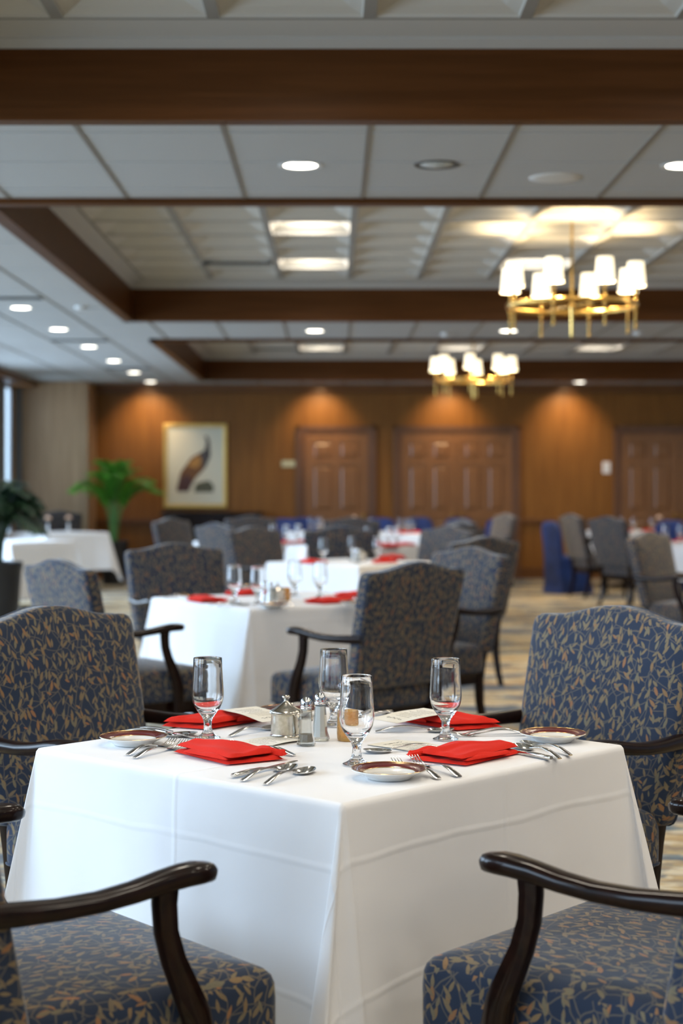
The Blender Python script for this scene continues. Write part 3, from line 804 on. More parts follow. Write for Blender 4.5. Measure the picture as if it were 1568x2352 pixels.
TABLES = [  # x, y, angle (deg), label word, hang
    (-.005, 3.695, 46.8, 'front', .60), (-.27, 8.53, 34.0, 'second', .60), (.14, 12.77, 49.0, 'third', .58), (-.86, 17.5, 42.0, 'far left', .50),
    (.20, 16.3, 45.0, 'far middle', .50), (.05, 21.5, 45.0, 'farthest left', .50), (1.18, 20.8, 45.0, 'farthest middle', .50),
    (4.12, 17.35, 40.0, 'right-hand', .42), (3.98, 21.7, 20.0, 'farthest right', .50), (-3.50, 17.7, 52.0, 'left window', .62), (-3.61, 21.1, 42.0, 'farthest window', .50)]
for k, (x, y, ang, w, hang) in enumerate(TABLES):
    s = 1.03 if k == 1 else .96
    t = place(tb, (x, y, 0), math.radians(ang), 'dark table hidden beneath the %s white cloth' % w, 'table', 'tables under white cloths')
    big = k < 3
    c = cloth_mesh(s, hang, k+1, 90 if k == 0 else (44 if big else 20), 60 if k == 0 else (30 if big else 14), amp=.007 if k == 0 else .011)
    c.location = (x, y, .0); c.rotation_euler = (0, 0, math.radians(ang))
    pos = {0: 'white tablecloth with ironed creases on the large front table', 1: 'white tablecloth on the second table back', 2: 'white tablecloth on the third table, behind the second'}.get(k, 'white tablecloth on the %s table' % w)
    tag(c, pos, 'tablecloth', 'white tablecloths')

# ------------------------------------------------------------------ tableware prototypes
def make_goblet():
    r = thing('water_goblet', '', 'glass')
    def fac(rr, z, a): return rr*(1+.05*math.cos(8*a)*math.exp(-((z-.026)/.018)**2)) if z < .06 else rr
    outer = [(.0, .0), (.012, .0), (.024, .0006), (.0292, .0015), (.030, .0028), (.0285, .0042), (.022, .0062), (.015, .011), (.0110, .018), (.0092, .026), (.0088, .034), (.0100, .042), (.0115, .046), (.0125, .049), (.0165, .055), (.0225, .0625), (.0290, .072), (.0345, .084), (.0372, .096), (.0378, .106), (.0370, .122), (.0355, .145), (.0342, .168), (.0335, .189), (.0332, .1905)]
    inner = [(.0322, .1908), (.0318, .189), (.0326, .168), (.0338, .145), (.0353, .122), (.0360, .106), (.0353, .096), (.0325, .085), (.0265, .0745), (.0190, .0675), (.0100, .0640), (.0, .0632)]
    MB().lathe(outer+inner, 48, fn=fac).build('goblet', M['glass'], None, smooth=60)
    o = [q for q in COL.objects if q.name.startswith('goblet')][-1]
    bm = bmesh.new(); bm.from_mesh(o.data); bmesh.ops.remove_doubles(bm, verts=bm.verts, dist=1e-6); bmesh.ops.recalc_face_normals(bm, faces=bm.faces); bm.to_mesh(o.data); bm.free()
    bpy.data.objects.remove(r); o.name = 'water_goblet'; tag(o, '', 'glass'); return o
gob = make_goblet()
def make_plate():
    r = thing('bread_plate', '', 'plate')
    R = .0775
    MB().lathe([(0, .006), (.040, .006), (.046, .0075), (.054, .0125), (R, .0205), (R, .0185), (.056, .009), (.046, .0025), (.044, 0), (.040, 0), (.038, .002), (0, .002)], 56).build('plate_body', M['porcelain'], r, smooth=60)
    MB().lathe([(.0535, .0127), (.0545, .01315), (R-.0022, .0206), (R-.0018, .0204)], 56).build('plate_band', M['maroon'], r, smooth=60)
    m = MB()
    for rr, z in ((R-.0008, .0206), (.0535, .0126)):
        n = 56; m.loft([[((rr+.0009*math.cos(b))*math.cos(a), (rr+.0009*math.cos(b))*math.sin(a), z+.0006*math.sin(b)) for b in [2*PI*j/6 for j in range(6)]] for a in [2*PI*i/n for i in range(n+1)]], 0, False, False)
    m.build('gold_rim', M['gold_line'], r, smooth=60); return r
plate = make_plate()
def handle(mb, L0, L1, w0, w1, zf, th=.0028):
    # handle from y=L0 (broad end) to y=L1 (neck)
    n = 12; pts, W, H = [], [], []
    for k in range(n+1):
        t = k/n; y = L0+(L1-L0)*t
        w = w0*(1-t)**1.0*(1 if t > .0 else .6)+w1*t; 
        if t < .08: w = w0*(.72 if k == 0 else .98)
        pts.append((0, y, zf(t))); W.append(w); H.append(th*(1+.5*math.sin(PI*t)))
    mb.sweep(pts, W, H, 12, power=2.6)
def make_fork():
    L = .195; m = MB(); zf = lambda t: .0022+.010*math.sin(PI*t)**1.3*1.0+.004*t
    handle(m, 0, L*.62, .017, .0062, zf)
    z1 = zf(1)
    m.sweep([(0, L*.60, z1), (0, L*.66, z1-.001), (0, L*.71, z1-.005), (0, L*.76, z1-.0065)], [.0065, .016, .0235, .0245], [.0028, .0026, .0022, .002], 12, power=3)
    for k in range(4):
        x = (k-1.5)*.0068
        m.sweep([(x, L*.755, z1-.0065), (x, L*.85, z1-.004), (x, L*.93, z1+.0025), (x*.97, L*.995, z1+.011)], [.0040, .0034, .0028, .0014], [.002, .002, .0017, .001], 8, power=3)
    o = m.build('fork', M['silver'], None, smooth=50); tag(o, '', 'fork'); return o
def make_spoon():
    L = .192; m = MB(); zf = lambda t: .0022+.010*math.sin(PI*t)**1.2+.005*t
    handle(m, 0, L*.66, .016, .0055, zf); z1 = zf(1)
    y0, y1 = L*.655, L; cy = (y0+y1)/2; hl = (y1-y0)/2; hw = .0215
    def shell(dz):
        def fn(u, v):
            a = 2*PI*u; rr = v; x = hw*rr*math.cos(a)*(1-.13*rr*math.sin(a)); y = cy+hl*rr*math.sin(a)
            return (x, y, z1-.0005+.002*rr*math.sin(a) - .0105*(1-rr*rr)+dz)
        return fn
    m.grid(shell(0), 32, 10); m.grid(shell(-.0012), 32, 10)
    a = [shell(0)(k/32, 1) for k in range(33)]; b = [shell(-.0012)(k/32, 1) for k in range(33)]
    m.loft([a, b], 0, False, False, False)
    o = m.build('spoon', M['silver'], None, smooth=70); tag(o, '', 'spoon'); return o
def make_knife():
    L = .225; m = MB(); m.sweep([(0, 0, .005), (0, .004, .0055), (0, .05, .0062), (0, .095, .0055), (0, .108, .005)], [.010, .015, .0165, .012, .008], [.006, .0085, .009, .0075, .005], 14, power=2.6)
    pts = [(.0, .106), (.007, .112), (.009, .16), (.0085, .20), (.004, .22), (-.002, L), (-.006, .215), (-.0065, .16), (-.005, .108)]
    m.loft([[(x, y, z) for x, y in pts] for z in (.0042, .0056)])
    o = m.build('table_knife', M['silver'], None, smooth=35); tag(o, '', 'knife'); return o
fork, spoon, knife = make_fork(), make_spoon(), make_knife()

def make_napkin(mirror=1, seed=3):
    rnd = random.Random(seed); m = MB(); ph = [rnd.uniform(0, 6) for _ in range(6)]
    def sheet(corners, z0, th, nx=34, ny=22, round_=.5, ridge=0, sag=0):
        c = [Vector((x*mirror, y, 0)) for x, y in corners]
        def pos(u, v):
            return (c[0]*(1-u)*(1-v)+c[1]*u*(1-v)+c[2]*u*v+c[3]*(1-u)*v)
        def prof(t, s=.09): t = min(t, 1-t)/s; return 1 if t >= 1 else math.sqrt(max(0, 1-(1-t)**2))
        def topf(u, v):
            p = pos(u, v); e = prof(u, .07)*prof(v, .10)
            z = z0 + th*(.25+.75*e)*(1+.55*math.sin(PI*v)*math.sin(PI*min(1, u*1.15))**.7) 
            z += e*(.0016*math.sin(9*u+ph[0]+4*v)+.0011*math.sin(17*v+ph[1]-5*u)) + ridge*math.exp(-((v-.25-.5*u)/.10)**2)*e
            return (p.x, p.y, z)
        def botf(u, v):
            p = pos(u, v); e = prof(u, .07)*prof(v, .10); return (p.x, p.y, z0 + th*.25*(1-e) + sag*0)
        m.grid(topf, nx, ny); m.grid(botf, nx, ny)
        for a_, b_ in (((0, 0), (1, 0)), ((1, 0), (1, 1)), ((1, 1), (0, 1)), ((0, 1), (0, 0))):
            nn = nx if a_[1] == b_[1] else ny
            A = []; B = []
            for k in range(nn+1):
                t = k/nn; u = a_[0]*(1-t)+b_[0]*t; v = a_[1]*(1-t)+b_[1]*t
                A.append(topf(u, v)); B.append(botf(u, v))
            # rounded hem between the top and the bottom skin
            mid = []
            dx, dy = (b_[1]-a_[1]), -(b_[0]-a_[0])
            for p, q in zip(A, B):
                ctr = Vector(((c[0]+c[2])/2)); d = (Vector((p[0], p[1], 0))-ctr).normalized()
                mid.append((p[0]+d.x*.0035, p[1]+d.y*.0035, (p[2]+q[2])/2))
            m.loft([A, mid, B], 0, False, False, False)
    # origin at the middle; +x along the long side, -y toward the diner
    sheet([(-.125, -.050), (.085, -.078), (.118, .055), (-.080, .068)], .0006, .0085)
    sheet([(-.070, -.071), (.078, -.074), (.080, -.020), (-.060, -.015)], .0085, .0065)
    sheet([(-.128, -.040), (.086, -.070), (.098, .052), (-.060, .072)], .0125, .0105, ridge=.0055)
    sheet([(.030, .020), (.125, .048), (.112, .070), (.020, .066)], .0090, .0095)
    o = m.build('folded_napkin', M['red'], None, smooth=75)
    tag(o, '', 'napkin'); return o
nap_a, nap_b = make_napkin(1, 3), make_napkin(-1, 8)

def make_card():
    r = thing('menu_card', '', 'menu card')
    def fn(z0): return lambda u, v: (-.052+.104*u, -.085+.17*v, z0+.0035*math.sin(PI*v)**2*(.4+u*.6))
    m = MB().grid(fn(.0008), 8, 16).grid(fn(.0002), 8, 16); m.build('card_sheet', M['card'], r, smooth=60)
    ink = MB(); rnd = random.Random(5); f = fn(.0012)
    # a flourish of script across the head, then short printed lines
    pts = []
    for k in range(46):
        t = k/45; u = .22+.56*t+.022*math.sin(t*38); v = .80+.022*math.sin(t*44+1)+.014*math.sin(t*17)
        pts.append(f(u, v))
    ink.sweep(pts, .0011, .0002, 6)
    for row in range(9):
        v = .66-.062*row; u0 = .16+rnd.uniform(0, .12); u1 = .84-rnd.uniform(0, .16); u = u0
        while u < u1:
            w = rnd.uniform(.03, .09); ink.sweep([f(u, v), f(min(u+w, u1), v)], .0010, .0002, 4); u += w+.018
    ink.build('script_lines', M['ink'], r); return r
card = make_card()

def make_sugar_pot():
    r = thing('sugar_pot', '', 'pot')
    MB().lathe([(0, .0), (.034, .0), (.0345, .003), (.0325, .005), (.0325, .008), (.0318, .050), (.0335, .054), (.035, .0565), (.0335, .059), (0, .059)], 44).build('pot_body', M['pewter'], r, smooth=45)
    ld = MB().lathe([(.0345, .059), (.0345, .0605), (.031, .0635), (.022, .069), (.013, .0755), (.0075, .081), (.0045, .084), (.0045, .086)], 40, cap0=True).build('lid', M['pewter'], r, smooth=60)
    MB().lathe([(.004, .0855), (.0065, .0865), (.0045, .0885), (.0085, .0925), (.009, .0945), (.006, .0975), (0, .0985)], 24).build('knob', M['pewter'], ld, smooth=60)
    for q in list(r.children)+list(ld.children): q.data.transform(Matrix.Diagonal((1.13, 1.13, 1, 1)))
    MB().sweep([(.034, 0, .054), (.044, 0, .055), (.048, 0, .048), (.047, 0, .035), (.044, 0, .02), (.040, 0, .010), (.034, 0, .009)], [.008, .008, .0075, .007, .007, .008, .009], .003, 10, up=(1, 0, .2)).build('handle', M['pewter'], r, smooth=60)
    return r
def make_shaker(fill, h):
    r = thing('salt_shaker' if fill == 'salt' else 'pepper_shaker', '', 'shaker')
    def oct_(rr, z, a): k = PI/4; b = (a % k)-k/2; return rr*math.cos(k/2)/math.cos(b)
    MB().lathe([(0, 0), (.0195, .0), (.0225, .003), (.0215, .008), (.0170, .022), (.0155, .05), (.0128, .083), (.0118, .086)], 32, fn=oct_).build('glass_body', M['shaker_glass'], r, smooth=25)
    o = [q for q in r.children][-1]
    bm = bmesh.new(); bm.from_mesh(o.data); bmesh.ops.remove_doubles(bm, verts=bm.verts, dist=1e-6); bmesh.ops.recalc_face_normals(bm, faces=bm.faces); bm.to_mesh(o.data); bm.free()
    def ri(z): return .0168-(z-.0095)*(.0168-.0155)/.014 if z < .0235 else .0155-(z-.0235)*(.0155-.0116)/.058
    zs = [.0085+(h-.0085)*k/8 for k in range(9)]
    MB().lathe([(0, .0085)]+[(ri(z)*.97, z) for z in zs]+[(0, h)], 32, fn=oct_).build(fill, M[fill], r, smooth=25)
    MB().lathe([(.0125, .0835), (.0136, .085), (.0128, .0868), (.0138, .0885), (.0128, .0905), (.0135, .0925), (.0128, .0955), (.0132, .098), (.0115, .1045), (.007, .1095), (0, .1112)], 28, cap0=True).build('cap', M['chrome'], r, smooth=55)
    return r
pot = make_sugar_pot(); salt = make_shaker('salt', .080); pepper = make_shaker('pepper', .026)
def make_amber():
    def f(rr, z, a): return rr*(1+.02*math.sin(9*a+z*130)+.012*math.sin(14*a-z*260))
    o = MB().lathe([(0, 0), (.0235, 0), (.0255, .004), (.0262, .02), (.0255, .045), (.0250, .066), (.0240, .0685), (.0228, .066), (.0232, .045), (.0238, .02), (.0225, .009), (0, .008)], 48, fn=f).build('votive_holder', M['amber'], None, smooth=60)
    tag(o, '', 'candle holder'); return o
amber = make_amber()

# ------------------------------------------------------------------ laying the tables
def P(px, py, z=TZ):          # the point of the plane z that the photograph shows at (px, py)
    y = F*(CAM_Z-z)/(py-1118); return ((px-766)/F*y, y)
SEATS = {'nl': 'near left', 'nr': 'near right', 'fl': 'far left', 'fr': 'far right'}
EPS = .0012
for (x, y), lb in (((.049, 3.44), 'clear footed goblet nearest us, at the centre of the front table'), ((-.297, 3.80), 'clear footed goblet on the left of the front table before a red napkin'),
                   ((.0, 4.0), 'clear footed goblet at the back of the front table behind the salt shaker'), ((.2626, 3.78), 'clear footed goblet on the right of the front table')):
    place(gob, (x, y, TZ+EPS), 0, lb, 'glass', 'water goblets on the front table')
for (x, y), a, lb in (((-.462, 3.715), 0, 'small white plate with maroon band at the left corner of the front table'), ((.113, 3.285), 0, 'small white plate with maroon band at the near corner of the front table'),
                      ((.512, 3.765), 0, 'small white plate with maroon band at the right corner of the front table'), ((-.115, 4.175), 0, 'small maroon-banded plate half hidden behind the silver pot')):
    place(plate, (x, y, TZ+EPS), a, lb, 'plate', 'bread plates on the front table')
D = .7071
for proto, (x, y), (dx, dy), lb in ((nap_a, (-.232, 3.545), (D, D), 'folded red napkin lying nearest on the left of the front table'), (nap_b, (.290, 3.535), (-.68, .73), 'folded red napkin lying nearest on the right of the front table'),
        (nap_b, (-.300, 4.035), (D, -D), 'folded red napkin behind the left goblet of the front table'), (nap_a, (.290, 4.020), (-D, -D), 'folded red napkin behind the right goblet of the front table')):
    place(proto, (x, y, TZ+EPS), head(dx, dy), lb, 'napkin', 'folded red napkins on the front table')
for (px, py), h, z, lb in (((630, 1703), (D, D), 0, 'cream menu card tucked behind the near left napkin'), ((940, 1716), (-D, D), 0, 'cream menu card tucked behind the near right napkin')):
    x, y = P(px, py); place(card, (x, y, TZ+EPS), head(*h), lb, 'menu card', 'menu cards on the front table')
for (x, y), h, tl, lb in (((-.185, 4.00), (.62, -.78), .07, 'cream menu card leaning on the napkin left of the silver pot'), ((.190, 3.975), (-.8, -.6), .07, 'cream menu card leaning on the napkin left of the right goblet')):
    c = place(card, (x, y, TZ+.030), head(*h), lb, 'menu card', 'menu cards on the front table'); c.rotation_euler = (-tl, 0, head(*h))
x, y = P(657, 1692); place(pot, (x, y, TZ+EPS), -.85, 'silver lidded sugar pot on the front table', 'pot')
x, y = P(703, 1713); place(pepper, (x, y, TZ+EPS), .2, 'glass pepper shaker with chrome cap, almost empty, on the front table', 'shaker')
x, y = P(735, 1701); place(salt, (x, y, TZ+EPS), 0, 'glass salt shaker full of white salt on the front table', 'shaker')
x, y = P(799, 1701); place(amber, (x, y, TZ+EPS), 0, 'amber bubble-glass candle holder behind the nearest goblet', 'candle holder')
# cutlery of the front table: kind, handle end, head end (photo points on the cloth), lift
CUT = [
 (fork, (293, 1737), (432, 1700), 0, 'dinner fork beside the left plate, outer one of the pair'), (fork, (309, 1744), (478, 1702), .0, 'dinner fork touching the near left napkin tip'),
 (knife, (534, 1789), (690, 1752), 0, 'table knife right of the near left napkin'), (spoon, (556, 1797), (705, 1757), 0, 'soup spoon beside the knife of the near left napkin'),
 (spoon, (609, 1805), (742, 1763), 0, 'teaspoon nearest us, outermost of the near left setting'), (fork, (676, 1738), (560, 1722), 0, 'dessert fork mostly hidden behind the near left napkin'),
 (fork, (1008, 1792), (860, 1742), 0, 'dinner fork whose handle shows beyond the nearest plate'), (fork, (1055, 1787), (888, 1734), 0, 'dinner fork lying just left of the near right napkin'),
 (knife, (1266, 1748), (1120, 1718), 0, 'table knife right of the near right napkin'), (spoon, (1285, 1746), (1130, 1700), 0, 'soup spoon behind the near right napkin'),
 (spoon, (1310, 1738), (1170, 1702), 0, 'teaspoon with its long handle toward the right corner'), (spoon, (1020, 1722), (897, 1728), 0, 'dessert spoon above the near right napkin'),
 (spoon, (264, 1686), (392, 1692), 0, 'teaspoon behind the left plate'), (spoon, (290, 1681), (415, 1689), 0, 'soup spoon behind the left plate'), (knife, (315, 1677), (462, 1700), 0, 'table knife behind the left plate reflecting red'),
 (spoon, (527, 1694), (628, 1675), 0, 'dessert spoon under the leaning card by the silver pot'), (spoon, (862, 1683), (985, 1682), 0, 'dessert spoon left of the right goblet'),
 (fork, (1200, 1685), (1072, 1688), 0, 'dinner fork with tines toward the far right napkin'), (fork, (1215, 1690), (1118, 1691), 0, 'dinner fork beside the right plate, shorter looking one'),
 (knife, (900, 1639), (800, 1652), 0, 'table knife at the far corner of the front table'), (spoon, (918, 1643), (830, 1654), 0, 'spoon at the far corner of the front table'),
 (fork, (625, 1641), (585, 1652), 0, 'fork left of the plate behind the silver pot'), (knife, (715, 1640), (650, 1648), .024, 'butter knife lying on the plate behind the silver pot')]
for pr, a, b, lift, lb in CUT:
    x0, y0 = P(*a); x1, y1 = P(*b)
    place(pr, (x0, y0, TZ+EPS+lift), head(x1-x0, y1-y0), lb, pr['category'], 'cutlery on the front table')

# second and third tables
for k, (px, py, nm) in enumerate(((538, 1384, 'leftmost'), (592, 1389, 'second from the left'), (677, 1369, 'third from the left'), (735, 1373, 'rightmost'))):
    x, y = P(px, py); place(gob, (x, y, TZ+EPS), 0, 'goblet on the second table, %s of its four' % nm, 'glass', 'water goblets on the second table')
for proto, (x, y), h, nm in ((nap_a, (-.66, 8.33), (.83, .56), 'left side'), (nap_b, (-.02, 8.24), (-.56, .83), 'near right side'), (nap_b, (-.47, 8.86), (.56, -.83), 'far left side'), (nap_a, (.12, 8.66), (-.83, -.56), 'far right side')):
    place(proto, (x, y, TZ+EPS), head(*h), 'folded red napkin on the %s of the second table' % nm, 'napkin', 'folded red napkins on the second table')
for (px, py), pr, lb in (((608, 1384), pepper, 'pepper shaker on the second table'), ((620, 1386), salt, 'salt shaker on the second table'), ((637, 1382), pot, 'silver pot on the second table'), ((656, 1380), amber, 'amber candle holder on the second table')):
    x, y = P(px, py); place(pr, (x, y, TZ+EPS), .3, lb)
for (px, py), lb in (((440, 1377), 'left corner'), ((625, 1396), 'near corner'), ((575, 1354), 'far side'), ((816, 1391), 'right side')):
    x, y = P(px, py); place(plate, (x, y, TZ+EPS), 0, 'maroon-banded plate at the %s of the second table' % lb, 'plate', 'bread plates on the second table')
for pr, (x, y), h, lb in ((spoon, (-.62, 8.02), (.83, .56), 'spoon catching the light at the near left edge of the second table'), (spoon, (-.58, 7.98), (.83, .56), 'knife-side spoon at the near left edge of the second table'),
        (fork, (-.90, 8.62), (.83, .56), 'fork at the left corner of the second table'), (fork, (-.20, 8.0), (-.5, .86), 'fork near the middle edge of the second table'),
        (spoon, (.14, 8.33), (-.56, .83), 'spoon catching the light right of the napkin on the second table'), (spoon, (.19, 8.37), (-.56, .83), 'outer spoon right of the napkin on the second table')):
    place(pr, (x, y, TZ+EPS), head(*h), lb, pr['category'], 'cutlery on the second table')
for px, py, nm in ((742, 1292, 'left'), (808, 1285, 'middle'), (866, 1288, 'right')):
    x, y = P(px, py); place(gob, (x, y, TZ+EPS), 0, 'goblet on the third table, %s one of three' % nm, 'glass', 'water goblets on the third table')
for (px, py), h, nm in (((716, 1294), (.76, .65), 'left'), ((882, 1293), (-.65, .76), 'right'), ((900, 1283), (-.76, -.65), 'far right')):
    x, y = P(px, py); place(nap_a, (x, y, TZ+EPS), head(*h), 'folded red napkin on the %s of the third table' % nm, 'napkin', 'folded red napkins on the third table')
for (px, py), pr, lb in (((812, 1291), salt, 'white salt shaker on the third table'), ((830, 1289), pot, 'silver pot on the third table'), ((822, 1294), pepper, 'pepper shaker on the third table')):
    x, y = P(px, py); place(pr, (x, y, TZ+EPS), 0, lb)
def tent(x, y, lb):
    o = MB().loft([[(-.045, -.02, 0), (0, 0, .13), (.0, .0, .132), (-.0455, -.021, 0)], [(.045, -.02, 0), (.045, 0, .13), (.045, .0, .132), (.045, -.021, 0)]])
    m = MB(); w = .045
    for s in (-1, 1):
        m.loft([[(-w, s*.025, 0), (-w, s*.0, .135), (-w, s*.0+s*.001, .135), (-w, s*.026, 0)], [(w, s*.025, 0), (w, 0, .135), (w, s*.001, .135), (w, s*.026, 0)]])
    o = m.build('tent_card', M['white_paper']); o.location = (x, y, TZ+EPS); o.rotation_euler = (0, 0, -.6); tag(o, lb, 'card')
tent(*P(694, 1292), 'white folded tent card standing on the third table')
# tables further back: goblets, napkins and flowers as the photograph shows them
def on(px, y): return ((px-766)/F*y, y)
FAR = [('far left', [(626, 17.3), (657, 17.0), (684, 17.25)]), ('far middle', [(843, 16.5), (893, 16.2), (912, 16.3)]), ('farthest left', [(712, 21.5), (729, 21.2), (740, 21.6), (851, 21.5)]),
       ('farthest middle', [(918, 20.9), (934, 20.7), (947, 21.0)]), ('right-hand', [(1527, 17.25), (1562, 17.2)]), ('farthest right', [(1427, 21.9), (1454, 21.7), (1496, 21.6)])]
NM = ['left', 'second', 'third', 'last']
for w, gs in FAR:
    for k, (px, y) in enumerate(gs):
        x, y = on(px, y); place(gob, (x, y, TZ+EPS), 0, 'tiny goblet on the %s table, %s in its row' % (w, NM[k]), 'glass', 'goblets on the far tables')
for w, px, y, h in (('far left', 650, 16.9, (.7, .7)), ('far left', 700, 17.2, (.7, -.7)), ('far middle', 868, 16.35, (.7, .7)), ('far middle', 897, 16.0, (-.7, .7)), ('far middle', 928, 16.3, (-.7, -.7)), ('farthest middle', 925, 20.5, (-.3, .9)),
        ('farthest middle', 955, 20.6, (-.7, .7)), ('farthest left', 770, 21.1, (.7, .7)), ('right-hand', 1515, 17.15, (.7, .7)), ('right-hand', 1566, 17.4, (-.7, .7)), ('farthest right', 1432, 21.6, (.7, .7)), ('farthest right', 1488, 21.5, (-.7, .7))):
    x, y = on(px, y); place(nap_a, (x, y, TZ+EPS), head(*h), 'red napkin at picture column %s on the %s table' % ({650:'left of centre',700:'right of centre',868:'left end',897:'middle',928:'right end',925:'near corner',955:'right corner',770:'near side',1515:'left corner',1566:'near side',1432:'left corner',1488:'near side'}[px], w), 'napkin', 'red napkins on the far tables')
def make_bud_vase():
    r = thing('bud_vase', '', 'vase')
    o = MB().lathe([(0, 0), (.022, 0), (.025, .004), (.022, .02), (.014, .06), (.012, .10), (.016, .118), (.0145, .118), (.0105, .10), (.0125, .06), (.020, .02), (0, .008)], 24).build('vase_glass', M['white_paper'], r, smooth=60)
    MB().tube([(0, 0, .02), (.004, 0, .10), (.002, 0, .17)], .002, 6).build('flower_stem', M['stem'], r)
    m = MB(); rnd = random.Random(2)
    for k in range(22):
        a = k*2.4; t = k/22; rr = .008+.026*t; z = .20-.022*t
        m.lathe([(0, -.012), (.012, -.004), (.015, .006), (.008, .014), (0, .016)], 8, (rr*math.cos(a), rr*math.sin(a), z))
    m.build('flower_head', M['petal'], r, smooth=60); return r
bv = make_bud_vase()
for px, y, lb in ((813, 21.0, 'peach flower in a small white vase on the farthest left table'), (1513, 21.3, 'peach flower in a small white vase on the farthest right table'), (157, 21.3, 'peach flower in a small vase before the grey chair by the window'),
        (110, 20.95, 'peach flower in a small vase at the left end of the farthest window table')):
    x, y = on(px, y); place(bv, (x, y, TZ+EPS), 0, lb, 'vase', 'small vases with peach flowers')
x, y = on(797, 21.15); o = MB().lathe([(0, 0), (.04, 0), (.044, .01), (.046, .12), (.043, .12), (.041, .012), (0, .01)], 24).build('white_votive', M['white_paper'], None, smooth=50)
o.location = (x, y, TZ+EPS); tag(o, 'white cylindrical votive on the farthest left table', 'candle holder')

# ------------------------------------------------------------------ framed print, sideboard, wall fittings, plants
pic = thing('framed_print', 'gold framed tall print of a brown bird-like shape on the back wall', 'picture', (-2.03, YF-.002, 1.66))
W, H, t = .465, .62, .055; m = MB()
for x0, x1, z0, z1 in ((-W, W, H-t, H), (-W, W, -H, -H+t), (-W, -W+t, -H+t, H-t), (W-t, W, -H+t, H-t)):
    m.box(x0, x1, -.045, 0, z0, z1)
m.build('gold_frame', M['gold'], pic, bevel=.01)
MB().box(-W+t, W-t, -.020, -.004, -H+t, H-t).build('paper', simple('cream_print_paper', (.70, .70, .58), .5), pic)
def blob(pts, mat, y, nm):
    c = Vector((sum(p[0] for p in pts)/len(pts), sum(p[1] for p in pts)/len(pts)))
    q = densify(pts, .03)
    MB().loft([[(x, yy, z) for x, z in q] for yy in (y, y+.002)]).build(nm, mat, pic)
pm = [simple('print_ink_brown', (.16, .075, .03), .6), simple('print_ink_grey', (.07, .065, .07), .6), simple('print_ink_gold', (.42, .22, .06), .6), simple('print_ink_plum', (.075, .035, .04), .6), simple('print_ink_moss', (.10, .105, .07), .6)]
blob([(-.28, -.36), (-.22, -.10), (-.06, .12), (.08, .20), (.17, .10), (.12, -.06), (.0, -.18), (-.10, -.36)], pm[0], -.0225, 'printed_shape')
blob([(-.27, -.38), (-.24, -.20), (-.12, -.12), (-.04, -.22), (-.10, -.38)], pm[3], -.0245, 'printed_shape')
blob([(.06, .18), (.14, .24), (.16, .36), (.13, .43), (.17, .44), (.21, .36), (.22, .14), (.14, -.04), (.10, .02)], pm[1], -.0235, 'printed_shape')
blob([(-.12, .0), (-.04, .10), (.05, .15), (.10, .06), (.02, -.04)], pm[2], -.0255, 'printed_shape')
blob([(-.02, -.39), (.0, -.27), (.08, -.24), (.20, -.22), (.27, -.30), (.26, -.39)], pm[4], -.0235, 'printed_shape')

sb = thing('sideboard', 'dark wooden sideboard against the back wall under the framed print', 'sideboard', (-1.76, 23.38, 0))
MB().box(-.74, .74, -.22, .25, .94, .985).build('top', M['dark_wood'], sb, bevel=.006)
MB().box(-.69, .69, -.19, .25, .12, .94).build('cabinet_body', M['dark_wood'], sb, bevel=.004)
for k in range(3):
    x0 = -.66+.445*k; d = MB().box(x0, x0+.43, -.205, -.19, .74, .91).build('drawer', M['dark_wood'], sb, bevel=.004)
    MB().lathe([(0, 0), (.012, .002), (.008, .012), (.016, .022), (0, .03)], 14).xform(Matrix.Translation((x0+.215, -.205, .825)) @ Matrix.Rotation(PI/2, 4, 'X')).build('drawer_knob', M['brass'], d, smooth=50)
    d = MB().box(x0, x0+.43, -.205, -.19, .16, .71).build('cabinet_door', M['dark_wood'], sb, bevel=.004)
    MB().frustum(x0+.06, x0+.37, .22, .65, -.205, -.215, .03).build('door_panel', M['dark_wood'], d)
for sx in (-1, 1):
    for yy in (-.16, .21): MB().box(sx*.66-.025, sx*.66+.025, yy-.025, yy+.025, 0, .12).build('leg', M['dark_wood'], sb)
o = thing('wall_plaque', 'small brass wall plaque left of the single door', 'sign', (-.665, YF, 1.69)); MB().box(-.098, .098, -.01, 0, -.045, .045).build('plate', simple('pale_brass', (.62, .60, .38), .35, metal=.3), o, bevel=.003)
o = thing('light_switch', 'white light switch plate between the double doors and the right doors', 'light switch', (4.01, YF, 1.632))
MB().box(-.058, .058, -.008, 0, -.085, .085).build('switch_plate', M['white_paper'], o, bevel=.003); MB().box(-.018, .018, -.014, -.008, -.035, .035).build('rocker', M['white_metal'], o, bevel=.002)

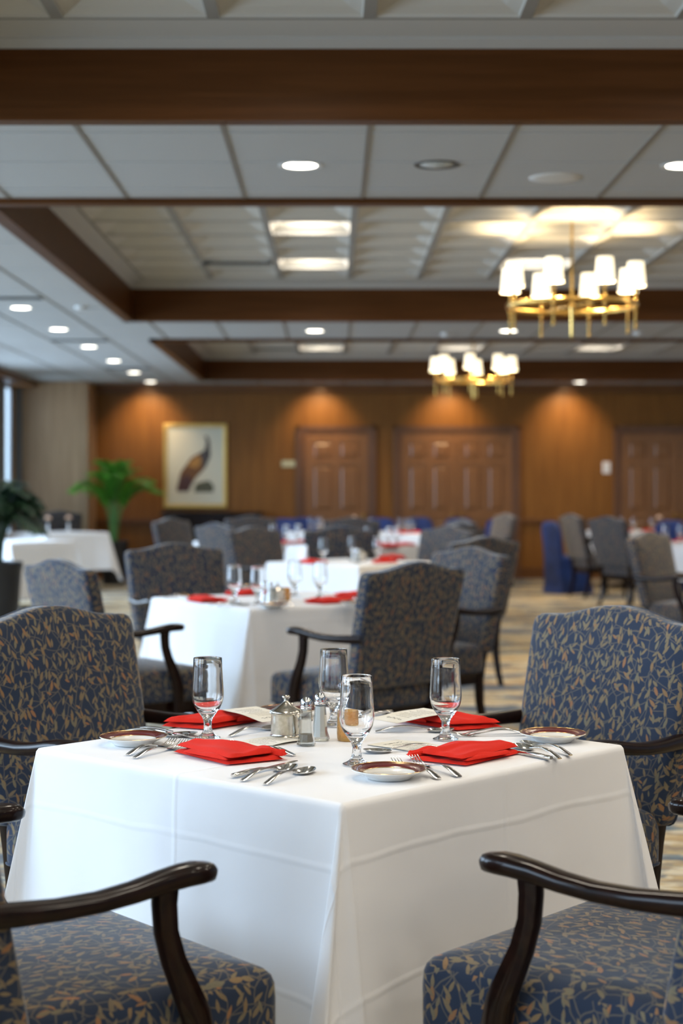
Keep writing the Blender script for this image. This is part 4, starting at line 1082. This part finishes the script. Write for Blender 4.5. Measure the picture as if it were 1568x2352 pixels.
def make_palm(name, label, loc, n, height, reach, mat, stem_mat, seed, potr, poth, leaf=.17, lw=.016, low=.2, droop=1.0):
    rnd = random.Random(seed); r = thing(name, label, 'plant', loc)
    MB().lathe([(0, 0), (potr*.78, 0), (potr*.8, .02), (potr*.97, poth*.8), (potr, poth*.9), (potr*1.04, poth*.93), (potr*1.04, poth), (potr*.94, poth), (potr*.92, poth-.04), (0, poth-.04)], 32).build('pot', M['pot'], r, smooth=40)
    MB().lathe([(0, poth-.03), (potr*.92, poth-.035)], 20).build('soil', M['soil'], r)
    for k in range(n):
        m = MB(); a = 2*PI*k/n*2.4+rnd.uniform(-.3, .3); up = rnd.uniform(low, 1); L = height*(.55+.45*up); out = reach*(1.05-.75*up)*rnd.uniform(.7, 1.1)
        pts = []
        for i in range(13):
            t = i/12; rr = .02+out*t**1.7; z = poth-.03+L*(math.sin(t*PI*.5*(1+.35*droop*(1-up)))**.9)
            pts.append(Vector((rr*math.cos(a)+.02*math.cos(k), rr*math.sin(a)+.02*math.sin(k*2), z)))
        m.tube(pts, [.007-.0045*i/12 for i in range(13)], 6, 1)
        tdir = Vector((-math.sin(a), math.cos(a), 0))
        for i in range(26):
            t = .34+.66*i/25; f = t*12; j = min(11, int(f)); p = pts[j].lerp(pts[j+1], f-j); tan = (pts[j+1]-pts[j]).normalized()
            for s in (-1, 1):
                ll = leaf*math.sin(PI*min(1, (t-.30)*1.1+.15))*rnd.uniform(.85, 1.1)+.03
                d = (tdir*s*.85 + tan*.75 + Vector((0, 0, rnd.uniform(-.15, .2)))).normalized(); side = d.cross(Vector((0, 0, 1))).normalized()
                w = lw*rnd.uniform(.8, 1.1); e = p+d*ll+Vector((0, 0, -.18*ll*droop)); mid = p+d*ll*.5+Vector((0, 0, .03*ll))
                m.add([p, mid+side*w*.5, e, mid-side*w*.5, mid+Vector((0, 0, .002))], [(0, 1, 4), (1, 2, 4), (2, 3, 4), (3, 0, 4)])
        m.build('frond', [mat, stem_mat], r, flip=False)
    return r
make_palm('potted_palm', 'bright green potted palm in the corner by the window pier', (-3.04, 22.3, 0), 26, 1.12, .82, M['leaf'], M['stem'], 4, .2, .60, leaf=.24, lw=.036)
make_palm('potted_fern', 'very dark leafy plant in a tall black pot at the left picture edge', (-2.92, 14.0, 0), 34, .72, .55, M['dark_leaf'], M['dark_leaf'], 9, .21, .70, leaf=.20, lw=.036, low=.0, droop=1.6)
